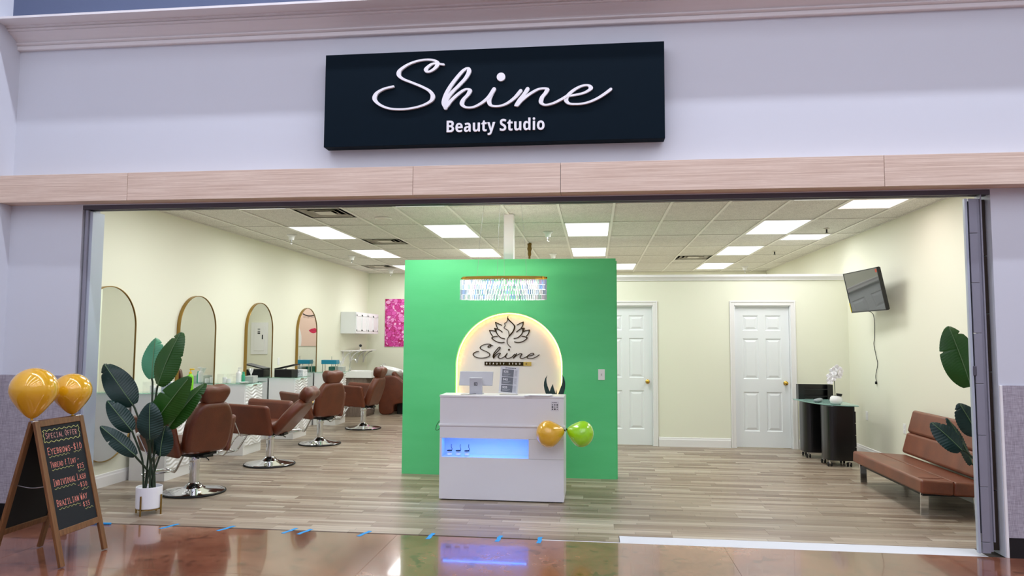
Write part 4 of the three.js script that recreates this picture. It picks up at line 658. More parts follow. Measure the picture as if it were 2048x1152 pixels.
// wall cabinet, shelf
{
  const t = thing('wall_cabinet', 'white wall cabinet above the sink corner', 'cabinet', [LX, 1.645, -8.21]);
  part(t, 'body', [bx(0.002, 0.30, 0, 0.43, -1.5, 0, 0.002, 1)], M.door_paint);
  for (let i = 0; i < 2; i++) { const z = -0.005 - i * 0.747; const d = part(t, 'door', [bx(0.301, 0.316, 0.004, 0.426, z - 0.742, z, 0.001, 1)], M.door_paint); for (let k = 0; k < 2; k++) { const a = z - 0.04 - k * 0.34; part(d, 'shaker_rail', [bx(0.316, 0.322, 0.05, 0.08, a - 0.32, a), bx(0.316, 0.322, 0.35, 0.38, a - 0.32, a), bx(0.316, 0.322, 0.05, 0.38, a - 0.03, a), bx(0.316, 0.322, 0.05, 0.38, a - 0.32, a - 0.29)], M.door_paint); } }
  const s = thing('wall_shelf', 'white shelf on four curved brackets under the wall cabinet', 'shelf', [LX, 1.285, -8.25]);
  part(s, 'shelf_board', [bx(0, 0.24, 0, 0.02, -1.55, 0, 0.003)], M.white_trim);
  for (let i = 0; i < 4; i++) { const z = -0.12 - i * 0.43; part(s, 'bracket', [bx(0.001, 0.014, -0.26, 0, z - 0.02, z + 0.02), tube([[0.01, -0.24, z], [0.05, -0.12, z], [0.12, -0.045, z], [0.21, -0.006, z]], 0.012, 20, 6)], M.white_trim); }
  camGadget('small white camera with a black lens on the wall shelf', [LX + 0.12, 1.305, -9.1], 0.5);
}
// posters and breaker panel on the back wall
{
  const pink = canvasTex(512, 1024, (c, w, h) => {
    c.fillStyle = '#b3125f'; c.fillRect(0, 0, w, h);
    for (let i = 0; i < 330; i++) { const x = hash(i, 1, 21) * w, y = hash(i, 2, 21) * h, a = hash(i, 3, 21) * 6.28, r = 44 + 74 * hash(i, 4, 21), k = hash(i, 5, 21); c.save(); c.translate(x, y); c.rotate(a); c.fillStyle = `rgb(${205 + 48 * k | 0},${55 + 150 * k * k | 0},${135 + 100 * k | 0})`; c.strokeStyle = `rgb(${165 + 30 * k | 0},22,${95 + 30 * k | 0})`; c.lineWidth = 6; c.beginPath(); c.moveTo(0, 0); c.bezierCurveTo(r, -r * 0.9, r * 1.5, 0, r * 0.9, r * 0.45); c.bezierCurveTo(r * 0.6, r * 0.7, r * 0.2, r * 0.4, 0, 0); c.fill(); c.stroke(); c.restore(); }
  });
  const p = thing('flower_poster', 'pink blossom poster left of the green wall', 'poster', [-4.36, 1.9, BZ + 0.004]); part(p, 'backing_board', [bx(-0.29, 0.29, -0.53, 0.53, 0, 0.012)], M.paper); part(p, 'print', [new THREE.PlaneGeometry(0.58, 1.06).translate(0, 0, 0.0125)], new THREE.MeshStandardMaterial({ map: pink, roughness: 0.5, name: 'pink_print' }));
  const face = canvasTex(512, 768, (c, w, h) => {
    c.fillStyle = '#eccbb9'; c.fillRect(0, 0, w, h); c.fillStyle = '#f4efea'; c.beginPath(); c.moveTo(512, 470); c.quadraticCurveTo(440, 600, 470, 768); c.lineTo(512, 768); c.fill();
    c.strokeStyle = '#2a1c1c'; c.lineWidth = 18; c.beginPath(); c.moveTo(220, 262); c.quadraticCurveTo(330, 300, 450, 240); c.stroke(); c.lineWidth = 5; for (let i = 0; i < 9; i++) { c.beginPath(); c.moveTo(235 + i * 24, 268 + 10 * Math.sin(i / 2.6)); c.lineTo(222 + i * 26, 308 + 8 * Math.sin(i / 2.6)); c.stroke(); }
    c.fillStyle = '#c96f6f'; c.beginPath(); c.ellipse(168, 400, 16, 7, 0.2, 0, 7); c.fill(); c.fillStyle = '#d2264f'; c.beginPath(); c.moveTo(140, 520); c.quadraticCurveTo(190, 455, 230, 482); c.quadraticCurveTo(280, 480, 320, 515); c.quadraticCurveTo(230, 600, 140, 520); c.fill(); c.strokeStyle = '#7d1030'; c.lineWidth = 4; c.beginPath(); c.moveTo(140, 520); c.quadraticCurveTo(230, 510, 320, 515); c.stroke();
  });
  const q = thing('face_poster', 'poster of a closed eye and pink lips in the rear mirror', 'poster', [-3.68, 1.9, BZ + 0.004]); part(q, 'backing_board', [bx(-0.3, 0.3, -0.53, 0.53, 0, 0.012)], M.paper); part(q, 'print', [new THREE.PlaneGeometry(0.6, 1.06).translate(0, 0, 0.0125)], new THREE.MeshStandardMaterial({ map: face, roughness: 0.5, name: 'face_print' }));
  const b = thing('breaker_panel', 'grey white breaker panel seen in the third mirror', 'breaker panel', [-2.44, 1.54, BZ]); part(b, 'cover', [bx(-0.2, 0.2, -0.36, 0.36, 0, 0.02, 0.003)], M.plastic_white); const dr = part(b, 'panel_door', [bx(-0.12, 0.12, -0.28, 0.28, 0.02, 0.028, 0.002)], M.plastic_white); part(dr, 'door_latch', [bx(-0.09, -0.07, -0.02, 0.08, 0.028, 0.036)], M.black_metal); part(dr, 'label_strip', [bx(-0.02, 0.04, 0.2, 0.215, 0.028, 0.0295), bx(-0.02, 0.04, 0.15, 0.165, 0.028, 0.0295), bx(-0.02, 0.04, 0.1, 0.13, 0.028, 0.0295)], M.black_metal);
}
// sink with tap
{
  const t = thing('sink_cabinet', 'white basin on a grey wood cabinet near the back', 'sink', [LX + 0.02, 0, -8.2]);
  part(t, 'cabinet_body', [metres(bx(0.02, 0.52, 0, 0.765, -0.6, -0.04, 0.002, 1))], M.walnut); part(t, 'cabinet_door', [metres(bx(0.52, 0.536, 0.05, 0.74, -0.31, -0.05, 0.002, 1)), metres(bx(0.52, 0.536, 0.05, 0.74, -0.59, -0.315, 0.002, 1))], M.walnut);
  const s = shapeOf([[0.0, 0], [0.64, 0], [0.64, 0.62], [0.0, 0.62]]), h = new THREE.Path(); h.absellipse(0.33, 0.31, 0.22, 0.2, 0, 7, true); s.holes.push(h);
  part(t, 'basin', [extrude(s, 0.13, 0.006, 2, 32).rotateX(-Math.PI / 2).translate(0, 0.765, -0.0), lathe([[0, 0.78], [0.12, 0.785], [0.22, 0.89]], 32).scale(1, 1, 0.92).translate(0.33, 0, -0.31)], M.porcelain);
  const f = part(t, 'tap', [tube([[0.16, 0.89, -0.1], [0.16, 1.04, -0.1], [0.18, 1.11, -0.1], [0.23, 1.14, -0.1], [0.28, 1.11, -0.1], [0.29, 1.07, -0.1]], 0.011, 40, 10), cyl(0.024, 0.02, 0.05, 0.16, 0.89, -0.1, 20)], M.chrome); part(f, 'tap_handle', [rod([0.16, 0.93, -0.1], [0.21, 0.96, -0.06], 0.006)], M.chrome);
}
{ // wash unit
  const t = thing('wash_unit', 'brown shampoo chair with a white bowl beside the green wall', 'wash unit', [-4.0, 0, -8.95]);
  const side = smoothShape([[-0.36, 0.03], [-0.1, 0.03], [-0.06, 0.2], [0.2, 0.24], [0.75, 0.26], [0.86, 0.36], [0.86, 0.60], [0.6, 0.64], [0.3, 0.64], [0.14, 0.66], [0.02, 0.75], [-0.12, 0.79], [-0.34, 0.74], [-0.38, 0.4]], 80);
  for (const z of [0.12, -0.62]) part(t, 'side_arm', [metres(toCreasedNormals(extrude(side, 0.13, 0.03, 3).translate(0, 0, z), 1))], M.leather);
  part(t, 'seat', [metres(bx(0.1, 0.8, 0.34, 0.48, -0.48, 0.12, 0.05, 3))], M.leather); part(t, 'backrest', [metres(at(bx(-0.05, 0.05, 0, 0.5, -0.48, 0.12, 0.04, 3), 0.1, 0.42, 0, 0, 0, 0.5))], M.leather);
  part(t, 'bowl', [lathe([[0.0, 0.02], [0.12, 0.02], [0.2, 0.1], [0.26, 0.2], [0.275, 0.205], [0.28, 0.19], [0.22, 0.09], [0.15, 0], [0, 0]], 40).rotateZ(-0.25).translate(-0.26, 0.72, -0.18)], M.porcelain);
  part(t, 'bowl_tap', [tube([[-0.42, 0.9, -0.1], [-0.42, 1.0, -0.1], [-0.36, 1.01, -0.1]], 0.01, 16, 8)], M.chrome); part(t, 'base_frame', [bx(-0.05, 0.7, 0.0, 0.24, -0.4, 0.05)], M.black_metal); part(t, 'foot_box', [bx(0.12, 0.5, 0.02, 0.12, 0.06, 0.12)], M.plastic_white);
}

// ================================================================= RIGHT SIDE
{ // television on a tilting arm
  const t = thing('television', 'black television on a tilting wall arm', 'television', [3.313, 2.159, -3.685]); const R = new THREE.Matrix4().makeRotationY(-1.473).multiply(new THREE.Matrix4().makeRotationX(0.195)), g = (a) => a.applyMatrix4(R);
  part(t, 'screen_display', [g(bx(-0.435, 0.435, -0.245, 0.25, -0.004, 0.001))], M.tv_glass); part(t, 'bezel', [g(join([bx(-0.45, 0.45, -0.26, -0.243, -0.03, 0.004, 0.003), bx(-0.45, 0.45, 0.248, 0.26, -0.03, 0.004, 0.003), bx(-0.45, -0.433, -0.26, 0.26, -0.03, 0.004, 0.003), bx(0.433, 0.45, -0.26, 0.26, -0.03, 0.004, 0.003)]))], M.tv_plastic);
  part(t, 'back_shell', [g(bx(-0.445, 0.445, -0.255, 0.255, -0.045, -0.006, 0.008)), g(bx(-0.25, 0.25, -0.24, 0.05, -0.085, -0.045, 0.015))], M.tv_plastic);
  part(t, 'wall_arm', [g(bx(-0.12, 0.12, -0.12, 0.12, -0.1, -0.085)), rod([0.09, 0.0, -0.1], [0.27, 0.0, -0.22], 0.018), bx(0.265, 0.284, -0.1, 0.1, -0.3, -0.15)], M.black_metal);
  part(t, 'sticker', [g(bx(0.39, 0.43, 0.2, 0.24, 0.001, 0.0025))], M.red_sticker, 'small red sticker'); part(t, 'sticker', [g(bx(-0.452, -0.436, -0.25, -0.13, 0.003, 0.0055))], M.yellow_sticker, 'yellow energy sticker');
  const c = part(t, 'power_cord', [tube([[3.4, 1.93, -3.95], [3.57, 1.88, -4.1], [3.588, 1.6, -4.13], [3.588, 1.5, -4.16], [3.588, 1.35, -4.1], [3.588, 1.25, -4.06], [3.588, 1.1, -4.13], [3.588, 1.02, -4.12]].map(([x, y, z]) => [x - 3.313, y - 2.159, z + 3.685]), 0.004, 60, 6)], M.black_rubber); part(c, 'plug', [bx(0.262, 0.285, -1.17, -1.135, -0.45, -0.425, 0.005)], M.black_rubber);
}
{ // sofa bed
  const t = thing('sofa_bed', 'tan brown leather sofa bed at the right wall', 'sofa', [2.83, 0, -1.12]); const L = 1.68;
  const tilt = -0.05, sx = (g) => at(g, 0, 0.33, 0, 0, 0, tilt);
  part(t, 'seat_cushion', [metres(sx(bx(0, 0.275, -0.12, 0, -L, 0, 0.022, 4)))], M.sofa_leather); part(t, 'seat_cushion', [metres(sx(bx(0.275, 0.56, -0.12, 0.0, -L, 0, 0.022, 4)))], M.sofa_leather);
  part(t, 'seam_piping', [sx(rod([0.275, -0.004, -L + 0.02], [0.275, -0.004, -0.02], 0.006)), sx(tube([[0.28, -0.003, -0.2], [0.2, 0.001, -0.14], [0.02, 0.0, -0.1]].map(a => a), 0.004, 12, 6))], M.sofa_leather);
  const bk = (g) => at(g, 0.5, 0.31, 0, 0, 0, -0.28);
  part(t, 'back_cushion', [metres(bk(bx(0.0, 0.11, 0.02, 0.25, -L, 0, 0.03, 4)))], M.sofa_leather); part(t, 'back_cushion', [metres(bk(bx(0.0, 0.11, 0.25, 0.50, -L, 0, 0.03, 4)))], M.sofa_leather);
  part(t, 'frame', [bx(0.06, 0.6, 0.17, 0.2, -L + 0.12, -0.12)], M.black_metal);
  for (const z of [-0.16, -L + 0.06]) { const a = z > -0.5 ? 0.05 : -0.05; part(t, 'leg', [at(bx(-0.035, 0.035, 0, 0.22, -0.007, 0.007, 0.002, 1), 0.085, 0, z, a, 0.1, 0)], M.chrome); part(t, 'leg', [bx(0.5, 0.555, 0, 0.2, z - 0.006, z + 0.006, 0.002, 1)], M.chrome); }
}
{ // manicure table
  const t = thing('manicure_table', 'black manicure table with a frosted glass top', 'table', [2.95, 0, -4.1]), o = (x, z) => [x - 2.95, -(z + 4.1)];
  const top = smoothShape([[2.69, -4.62], [2.69, -4.42], [2.735, -4.1], [2.83, -3.8], [2.98, -3.67], [3.15, -3.62], [3.2, -3.64], [3.21, -3.9], [3.21, -4.3], [3.21, -4.64], [2.95, -4.66]].map(p => o(...p)), 80);
  part(t, 'glass_top', [extrude(top, 0.012, 0.003, 2).rotateX(-Math.PI / 2).translate(0, 0.742, 0)], M.glass_frosted, 'frosted greenish glass top');
  const ped = (pts) => extrude(smoothShape(pts.map(p => o(...p)), 60), 0.665, 0.006, 2).rotateX(-Math.PI / 2).translate(0, 0.076, 0);
  part(t, 'pedestal', [ped([[2.84, -3.78], [2.86, -3.71], [2.93, -3.685], [3.05, -3.68], [3.15, -3.68], [3.16, -3.69], [3.16, -3.85], [3.16, -4.02], [3.15, -4.03], [3.0, -4.03], [2.9, -4.02], [2.85, -3.98], [2.835, -3.88]])], M.black_lacquer);
  part(t, 'pedestal', [ped([[2.75, -4.36], [2.8, -4.31], [2.95, -4.3], [3.15, -4.3], [3.16, -4.31], [3.16, -4.45], [3.16, -4.6], [3.15, -4.61], [2.9, -4.61], [2.78, -4.6], [2.745, -4.55], [2.74, -4.45]])], M.black_lacquer);
  for (let i = 0; i < 4; i++) part(t, 'drawer', [bx(0.212, 0.232, 0.1 + i * 0.145, 0.24 + i * 0.145, 0.09, 0.4, 0.003)], M.black_lacquer);
  for (const [x, z] of [[2.87, -3.73], [3.1, -3.73], [2.87, -3.98], [3.1, -3.98], [2.8, -4.37], [3.1, -4.37], [2.8, -4.56], [3.1, -4.56]]) { const c = part(t, 'caster', [cyl(0.006, 0.006, 0.03, x - 2.95, 0.048, z + 4.1, 10), bx(-0.012, 0.012, 0.03, 0.055, -0.016, 0.016, 0.004).translate(x - 2.95, 0, z + 4.1)], M.chrome); for (const k of [-1, 1]) part(c, 'wheel', [new THREE.CylinderGeometry(0.026, 0.026, 0.012, 20).rotateZ(Math.PI / 2).translate(x - 2.95 + k * 0.019, 0.026, z + 4.1)], M.black_rubber); }
  }
{
  const t = thing('polish_rack', 'black polish rack at the far end of the manicure table', 'rack', [2.95, 0, -4.1]); part(t, 'rack_frame', [bx(-0.21, 0.24, 0.754, 0.95, -0.57, -0.56), bx(-0.21, -0.2, 0.754, 0.95, -0.56, -0.46), bx(0.23, 0.24, 0.754, 0.95, -0.56, -0.46), bx(-0.21, -0.13, 0.754, 0.95, -0.46, -0.455), bx(0.17, 0.24, 0.754, 0.95, -0.46, -0.455)], M.black_lacquer); for (const y of [0.79, 0.88]) part(t, 'rack_shelf', [bx(-0.2, 0.23, y, y + 0.008, -0.56, -0.46, 0.002, 1)], M.tv_plastic);
}
single('hand_rest', [at(new THREE.CapsuleGeometry(0.028, 0.2, 8, 20).scale(1.3, 1, 0.8), 0, 0.024, 0, Math.PI / 2, 0, 0)], M.grey_cushion, 'grey padded hand rest on the manicure table', 'hand rest', [2.86, 0.754, -4.1], -0.5);
{ // orchid
  const t = thing('orchid', 'white orchid in a round white vase', 'plant', [2.98, 0.754, -3.78]);
  part(t, 'vase', [lathe([[0, 0], [0.045, 0], [0.068, 0.02], [0.076, 0.05], [0.068, 0.085], [0.05, 0.105], [0.045, 0.104], [0.06, 0.08], [0, 0.07]], 36)], M.porcelain); part(t, 'moss', [lathe([[0.0, 0.1], [0.03, 0.1], [0.046, 0.094], [0, 0.09]].reverse(), 20)], M.soil);
  const lid = cyl(0.03, 0.036, 0.03, 0, 0, 0, 20); part(t, 'leaf_cluster', [at(lid, 0.03, 0.104, 0.02, 0, 0, -0.1)], M.black_rubber, 'dark leaf stub');
  part(t, 'stem', [tube([[-0.01, 0.08, 0], [-0.015, 0.3, 0], [-0.01, 0.4, 0], [0.01, 0.43, 0.01], [0.03, 0.42, 0.02]], 0.004, 30, 6), tube([[-0.013, 0.36, 0], [-0.04, 0.35, 0.01], [-0.075, 0.29, 0.02]], 0.003, 20, 6)], M.stem);
  const petal = (a, s) => { const g = new THREE.SphereGeometry(0.026 * s, 12, 8); g.scale(1, 1.25, 0.18); g.translate(0, 0.026 * s, 0); g.rotateX(0.35); g.rotateZ(a); return g; };
  for (const [x, y, z, ry, s] of [[0.01, 0.43, 0.02, 0.2, 1.15], [0.04, 0.4, 0.02, 0.8, 1], [-0.02, 0.41, 0.02, -0.4, 1], [0.03, 0.36, 0.02, 0.3, 0.8], [-0.06, 0.34, 0.02, -0.5, 1], [-0.07, 0.29, 0.025, -0.2, 0.85], [-0.04, 0.33, 0.03, 0.3, 0.8]]) { const b = join([...[0, 1, 2, 3, 4].map(k => petal(k * 1.2566, s)), new THREE.SphereGeometry(0.008, 8, 6).translate(0, 0, 0.008)]); b.rotateY(ry - 0.3); part(t, 'blossom', [b.translate(x, y, z)], M.petal); }
}

// ================================================================= LEAFY PLANTS
// banana-like leaf from base to tip; face: rough direction its upper face looks
function leafGeo(base, tip, width, face, bend, tears) {
  const A = V(...base), T = V(...tip), ax = T.clone().sub(A), len = ax.length(); ax.normalize(); const F = V(...face).sub(ax.clone().multiplyScalar(V(...face).dot(ax))).normalize(), S = ax.clone().cross(F).normalize(), n = 72, m = 10, pos = [], idx = [];
  for (let i = 0; i <= n; i++) for (let j = 0; j <= m; j++) {
    const t = i / n, k = (j / m) * 2 - 1; let w = width * Math.pow(Math.sin(Math.PI * Math.pow(0.03 + 0.965 * t, 0.85)), 0.62); if (t > 0.995) w *= 0.5;
    for (const [tt, sd, dp] of tears) if (Math.sign(k) === sd) w *= 1 - dp * Math.max(0, 1 - Math.abs(t - tt) / 0.02);
    const rip = 0.0035 * Math.sin((t * len - Math.abs(k) * width * 0.35) * 2 * Math.PI / 0.022) * Math.abs(k) ** 0.5 * (1 - t * 0.2), fold = -0.18 * width * Math.abs(k) + 0.04 * Math.sin(t * 9 + k * 2) * width, arch = -bend * len * (t - 0.5) * (t - 0.5) * 4 + bend * len;
    const p = A.clone().addScaledVector(ax, t * len).addScaledVector(S, k * w).addScaledVector(F, rip + fold + arch * (t > 0 ? 1 : 1) - bend * 0); pos.push(p.x, p.y, p.z);
  }
  for (let i = 0; i < n; i++) for (let j = 0; j < m; j++) { const a = i * (m + 1) + j; idx.push(a, a + 1, a + m + 2, a, a + m + 2, a + m + 1); }
  const g = new THREE.BufferGeometry(); g.setAttribute('position', new THREE.BufferAttribute(new Float32Array(pos), 3)); g.setIndex(idx); g.computeVertexNormals();
  const rib = []; for (let i = 0; i <= 12; i++) { const t = i / 12 * 0.97, arch = -bend * len * (t - 0.5) * (t - 0.5) * 4 + bend * len; const p = A.clone().addScaledVector(ax, t * len).addScaledVector(F, arch + 0.003); rib.push([p.x, p.y, p.z]); }
  return [g, tube(rib, 0.0032, 24, 6), rib[0]];
}
function leafyPlant(label, pos, leaves, foot) {
  const t = thing('leafy_plant', label, 'plant', pos), rel = p => [p[0] - pos[0], p[1] - pos[1], p[2] - pos[2]];
  part(t, 'pot', [lathe([[0, 0.052], [0.1, 0.052], [0.104, 0.06], [0.108, 0.235], [0.104, 0.238], [0.1, 0.232], [0.099, 0.2], [0, 0.2]], 40)], M.pot_white); part(t, 'soil', [lathe([[0, 0.205], [0.1, 0.203]].reverse(), 24)], M.soil);
  const legs = [[0.115, 0], [-0.115, 0], [0, 0.115], [0, -0.115]]; const st = part(t, 'pot_stand', [tube([[0.1, 0.046, 0], [0, 0.046, 0.1], [-0.1, 0.046, 0], [0, 0.046, -0.1]], 0.005, 40, 6, true), rod([-0.115, 0.046, 0], [0.115, 0.046, 0], 0.005), rod([0, 0.046, -0.115], [0, 0.046, 0.115], 0.005)], M.gold); for (const [x, z] of legs) part(st, 'stand_leg', [bx(x - 0.006, x + 0.006, 0, 0.17, z - 0.006, z + 0.006, 0.002, 1)], M.gold);
  leaves.forEach(([b, tp, w, face, bend, mat, tears], i) => {
    const B = rel(b), [g, rib, r0] = leafGeo(B, rel(tp), w, face, bend, tears ?? []), l = part(t, 'leaf', [g], M[mat]); part(l, 'midrib', [rib], M.leaf_rib);
    const a = i * 2.4, s0 = [0.045 * Math.cos(a), 0.2, 0.045 * Math.sin(a)], mid = [s0[0] * 0.55 + r0[0] * 0.25, 0.2 + (r0[1] - 0.2) * 0.5, s0[2] * 0.55 + r0[2] * 0.25]; part(t, 'stem', [tube([s0, mid, [r0[0] * 0.85 + mid[0] * 0.15, r0[1] * 0.9 + mid[1] * 0.1, r0[2]], r0], 0.0085, 24, 8)], M.stem);
  });
  return t;
}
leafyPlant('tall broad leaved plant in a white pot beside the first chair', [-3.889, 0, -0.375], [
  [[-4.059, 0.941, -0.35], [-4.317, 1.305, -0.30], 0.120, [0.35, 0.3, 0.9], 0.05, 'leaf_teal', [[0.97, 1, 0.5], [0.85, -1, 0.25]]],
  [[-4.024, 0.721, -0.30], [-4.236, 0.986, -0.25], 0.085, [0.35, 0.3, 0.9], 0.05, 'leaf_teal', [[0.85, 1, 0.5]]],
  [[-3.947, 0.519, -0.25], [-4.217, 0.778, -0.15], 0.071, [0.5, 0.2, 0.8], 0.04, 'leaf_teal', [[0.62, -1, 0.5]]],
  [[-3.956, 1.17, -0.45], [-4.0, 1.537, -0.55], 0.104, [0.2, 0.3, 0.95], 0.04, 'leaf_mint', [[0.85, 1, 0.3]]],
  [[-3.85, 1.113, -0.38], [-3.677, 1.587, -0.42], 0.128, [-0.1, 0.1, 1], 0.04, 'leaf_green', [[0.86, -1, 0.35], [0.6, 1, 0.2]]],
  [[-3.855, 0.765, -0.33], [-3.51, 1.195, -0.30], 0.122, [0.2, -0.1, 1], 0.05, 'leaf_green', [[0.55, -1, 0.4]]],
  [[-3.756, 0.74, -0.42], [-3.475, 1.13, -0.5], 0.091, [-0.2, 0.1, 1], 0.04, 'leaf_green', [[0.8, 1, 0.4]]],
  [[-3.80, 0.66, -0.22], [-3.80, 0.98, -0.2], 0.107, [0.3, -0.5, 1], 0.05, 'leaf_teal', []],
  [[-3.79, 0.50, -0.36], [-3.775, 0.76, -0.4], 0.100, [0, 0.3, 1], 0.05, 'leaf_teal', []],
]);
leafyPlant('broad leaved plant half hidden behind the right gate', [3.17, 0, -0.5], [
  [[2.968, 1.18, -0.5], [2.84, 1.663, -0.55], 0.140, [-0.2, 0.2, 1], 0.03, 'leaf_green', [[0.85, 1, 0.4], [0.62, -1, 0.3]]],
  [[3.0, 0.80, -0.5], [2.873, 1.047, -0.5], 0.098, [0, 0.3, 1], 0.04, 'leaf_teal', [[0.86, -1, 0.3]]],
  [[2.93, 0.58, -0.45], [2.757, 0.936, -0.45], 0.073, [0.6, 0.2, 0.7], 0.03, 'leaf_teal', []],
  [[2.811, 0.7, -0.35], [2.615, 0.904, -0.4], 0.088, [0, 0.4, 1], 0.04, 'leaf_teal', [[0.8, 1, 0.25]]],
  [[3.25, 1.0, -0.5], [3.3, 1.45, -0.45], 0.122, [-0.2, 0.3, 1], 0.03, 'leaf_green', []],
]);

// ================================================================= CHALKBOARD
// single stroke capitals on a 10 x 14 field
const PEN = {
  A: [[0, 14, 5, 0, 10, 14], [2, 9, 8, 9]], B: [[1, 14, 1, 0, 7, 1, 8, 4, 6, 6.5, 1, 7], [6, 6.5, 9, 9, 8, 13, 1, 14]], C: [[9, 2, 5, 0, 1, 4, 1, 10, 5, 14, 9, 12]], D: [[1, 0, 1, 14, 6, 13, 9, 8, 7, 2, 1, 0]], E: [[9, 0, 1, 0, 1, 14, 9, 14], [1, 7, 7, 7]], F: [[9, 0, 1, 0, 1, 14], [1, 7, 7, 7]], H: [[1, 0, 1, 14], [9, 0, 9, 14], [1, 7, 9, 7]], I: [[5, 0, 5, 14], [2, 0, 8, 0], [2, 14, 8, 14]], L: [[1, 0, 1, 14, 9, 14]], N: [[1, 14, 1, 0, 9, 14, 9, 0]], O: [[5, 0, 1, 4, 1, 10, 5, 14, 9, 10, 9, 4, 5, 0]], P: [[1, 14, 1, 0, 8, 1, 9, 4, 7, 7, 1, 8]], R: [[1, 14, 1, 0, 8, 1, 9, 4, 7, 7, 1, 7.5], [4, 7.5, 9, 14]], S: [[9, 2, 5, 0, 1, 3, 3, 6, 7, 8, 9, 11, 5, 14, 1, 12]], T: [[0, 0, 10, 0], [5, 0, 5, 14]], U: [[1, 0, 1, 10, 5, 14, 9, 10, 9, 0]], V: [[0, 0, 5, 14, 10, 0]], W: [[0, 0, 2.5, 14, 5, 5, 7.5, 14, 10, 0]], Y: [[0, 0, 5, 7, 10, 0], [5, 7, 4, 14]], Z: [[1, 0, 9, 0, 1, 14, 9, 14]],
  '0': [[5, 0, 1, 5, 2, 12, 5, 14, 8, 12, 9, 5, 5, 0]], '1': [[5, 0, 5, 14]], '2': [[1, 3, 4, 0, 8, 2, 8, 6, 1, 14, 9, 14]], '3': [[1, 1, 6, 0, 8, 3, 5, 6.5, 9, 9, 7, 14, 1, 13]], '5': [[9, 0, 2, 0, 2, 6, 7, 6, 9, 10, 6, 14, 1, 13]], '$': [[9, 3, 5, 1, 1, 4, 3, 6.5, 7, 7.5, 9, 10, 5, 13, 1, 11], [5, -1, 5, 15]], '&': [[9, 3, 6, 0, 4, 3, 7, 6, 3, 8, 4, 13, 8, 12], [7, 6, 3, 6]], '-': [[1, 7, 9, 7]],
};
const chalk = canvasTex(620, 1100, (c, w, h) => {
  c.fillStyle = '#10161b'; c.fillRect(0, 0, w, h);
  for (let i = 0; i < 260; i++) { c.fillStyle = `rgba(120,130,140,${0.02 + 0.03 * hash(i, 1, 9)})`; c.fillRect(hash(i, 2, 9) * w, hash(i, 3, 9) * h, 30 + 90 * hash(i, 4, 9), 2); }
  c.lineCap = c.lineJoin = 'round';
  const glyph = (ch, x, y, W, H) => { for (const s of PEN[ch] ?? []) { c.beginPath(); for (let i = 0; i < s.length; i += 2) { const px = x + s[i] / 10 * W, py = y + s[i + 1] / 14 * H; i ? c.lineTo(px, py) : c.moveTo(px, py); } c.stroke(); } };
  const word = (txt, x, y, W, H, gap, color, lw = 6) => { c.strokeStyle = color; c.lineWidth = lw; let first = true; for (const ch of txt) { if (ch === ' ') { x += W * 0.7; first = true; continue; } const k = first || /[0-9$&]/.test(ch) ? 1.25 : 1; glyph(ch, x, y - H * (k - 1), W * (k > 1 ? 1.1 : 1), H * k); x += W * (k > 1 ? 1.1 : 1) + gap; first = false; } };
  const wavy = (x0, x1, y, color = '#c8c878', lw = 5) => { c.strokeStyle = color; c.lineWidth = lw; c.beginPath(); for (let x = x0; x <= x1; x += 4) { const yy = y + 7 * Math.sin((x - x0) / 9.5); x === x0 ? c.moveTo(x, yy) : c.lineTo(x, yy); } c.stroke(); };
  const pink = '#e58a78';
  c.strokeStyle = '#c8c878'; c.lineWidth = 6; c.beginPath(); const px = [36, 584], py = [46, 172]; for (let x = px[0]; x <= px[1]; x += 4) { const y = py[0] + 8 * Math.sin(x / 12); x === px[0] ? c.moveTo(x, y) : c.lineTo(x, y); } for (let y = py[0]; y <= py[1]; y += 4) c.lineTo(px[1] + 8 * Math.sin(y / 9), y); for (let x = px[1]; x >= px[0]; x -= 4) c.lineTo(x, py[1] + 8 * Math.sin(x / 12)); for (let y = py[1]; y >= py[0]; y -= 4) c.lineTo(px[0] + 8 * Math.sin(y / 9), y); c.stroke();
  word('SPECIAL OFFER', 62, 82, 27, 52, 12, '#e8a39a', 5);
  word('EYEBROWS-$10', 52, 248, 31, 58, 13, pink, 6.5); wavy(60, 370, 332, '#c8c878', 4); wavy(440, 560, 326, '#c8c878', 4);
  word('THREAD & TINT -', 56, 398, 23, 50, 10, pink, 5.5); wavy(70, 400, 474, '#c8c878', 4); word('$25', 452, 480, 26, 40, 10, pink, 5.5); wavy(460, 570, 546, '#c8c878', 4);
  word('INDIVIDUAL LASH', 52, 588, 25, 56, 10, pink, 6); wavy(60, 380, 674, '#c8c878', 4); word('-$30', 408, 686, 26, 40, 12, pink, 5.5); wavy(460, 580, 752, '#c8c878', 4);
  word('BRAZILIAN WAY', 52, 806, 27, 56, 11, pink, 6); wavy(70, 400, 892, '#c8c878', 4); word('- $35', 376, 902, 26, 40, 12, pink, 5.5); wavy(460, 590, 968, '#c8c878', 4);
});
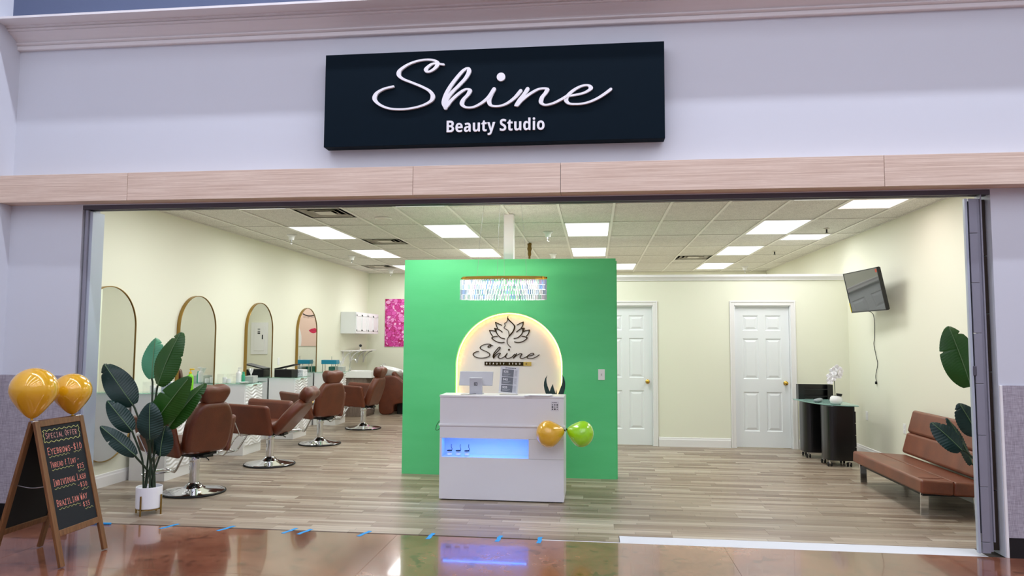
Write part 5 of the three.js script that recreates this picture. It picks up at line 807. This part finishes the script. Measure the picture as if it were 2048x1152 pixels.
{
  // A-board: boards lean against each other, front face looks to +x
  const t = thing('chalkboard_sign', 'wooden A frame chalkboard listing special offers', 'chalkboard', [-3.79, 0, 0.885]), Wd = 0.465, H = 0.985, lean = Math.atan2(0.245, 0.96);
  const leafOf = (sgn) => {
    const R = new THREE.Matrix4().makeTranslation(0, 0.958, 0).multiply(new THREE.Matrix4().makeRotationZ(sgn * lean)), T = g => g.applyMatrix4(R);   // local: hangs down from the ridge
    const top = 0, bot = -H, w = Wd / 2, o = sgn > 0 ? 0.002 : -0.024, x0 = o, x1 = o + 0.022;
    part(t, 'post', [metres(T(bx(x0, x1, bot, top, w - 0.042, w, 0.003)))], M.oak_frame); part(t, 'post', [metres(T(bx(x0, x1, bot, top, -w, -w + 0.042, 0.003)))], M.oak_frame);
    part(t, 'rail', [metres(T(bx(x0, x1, top - 0.042, top, -w + 0.042, w - 0.042, 0.003)))], M.oak_frame); part(t, 'rail', [metres(T(bx(x0, x1, -0.79, -0.748, -w + 0.042, w - 0.042, 0.003)))], M.oak_frame);
    const bd = part(t, 'board', [T(bx(o + 0.006, o + 0.014, -0.75, -0.04, -w + 0.04, w - 0.04))], M.chalk_back);
    if (sgn > 0) { const pl = new THREE.PlaneGeometry(Wd - 0.084, 0.706).rotateY(Math.PI / 2).translate(o + 0.0146, -0.395, 0); part(bd, 'chalk_writing', [T(pl)], new THREE.MeshStandardMaterial({ map: chalk, roughness: 0.85, name: 'chalk_print' }), 'pink and yellow chalk lettering'); }
    else part(bd, 'back_writing_field', [T(bx(o + 0.004, o + 0.0055, -0.74, -0.05, -w + 0.05, w - 0.05))], M.chalk_back);
  };
  leafOf(1); leafOf(-1);
  for (const z of [-0.205, 0.205]) part(t, 'hinge', [new THREE.CylinderGeometry(0.007, 0.007, 0.05, 10).rotateX(Math.PI / 2).translate(0, 0.958, z)], M.brushed_steel);
  part(t, 'stay_chain', [tube([[-0.115, 0.53, 0.2], [0, 0.515, 0.2], [0.115, 0.53, 0.2]], 0.0035, 14, 6)], M.brushed_steel);
}
balloon('balloon', 'large gold balloon on the left of the chalkboard', M.balloon_gold, [-3.80, 1.176, 1.10], 0.147, 0.150, [0.02, -1, 0.05], null);
balloon('balloon', 'smaller gold balloon on the right of the chalkboard', M.balloon_gold, [-3.79, 1.142, 0.752], 0.131, 0.130, [0.0, -1, -0.1], null);

// ================================================================= BLUE TAPE ON THE THRESHOLD
{
  const spots = [[-3.455, 0.0, 0.35], [-2.967, 0.0, 0.35], [-2.43, 0.0, 0.3], [-2.30, 0.01, 0.3], [-1.815, 0.0, 0.3], [-1.281, 0.0, 0.05], [-0.742, 0.0, 0.05], [-0.427, 0.0, 0.0]];
  const lab = ['below the white plant pot', 'second from the left', 'left one of the close pair', 'right one of the close pair', 'left of the desk corner', 'just below the left desk corner', 'in front of the desk middle', 'rightmost, at the start of the white strip'];
  spots.forEach(([x, z, a], i) => { const g = new THREE.BoxGeometry(0.032, 0.0012, 0.17, 2, 1, 8), p = g.attributes.position; for (let k = 0; k < p.count; k++) p.setX(k, p.getX(k) + 0.003 * Math.sin(p.getZ(k) * 60 + i)); g.computeVertexNormals(); single('tape_strip', [g], M.blue_tape, 'blue tape strip on the floor edge, ' + lab[i], 'tape', [x, 0.0007, z], -a, 'blue tape strips at the threshold'); });
  single('marker_pen', [bx(-0.09, 0.09, 0, 0.014, -0.012, 0.012, 0.005), cyl(0.007, 0.007, 0.01, 0, 0.004, 0, 8)], M.blue_tape, 'short blue marker lying beside the chalkboard', 'marker', [-4.05, 0.0002, 0.02], 0.05);
}
for (const o of scene.children) o.traverse(m => { if (m.isMesh) { m.castShadow = true; m.receiveShadow = true; } });
renderer.render(scene, camera);
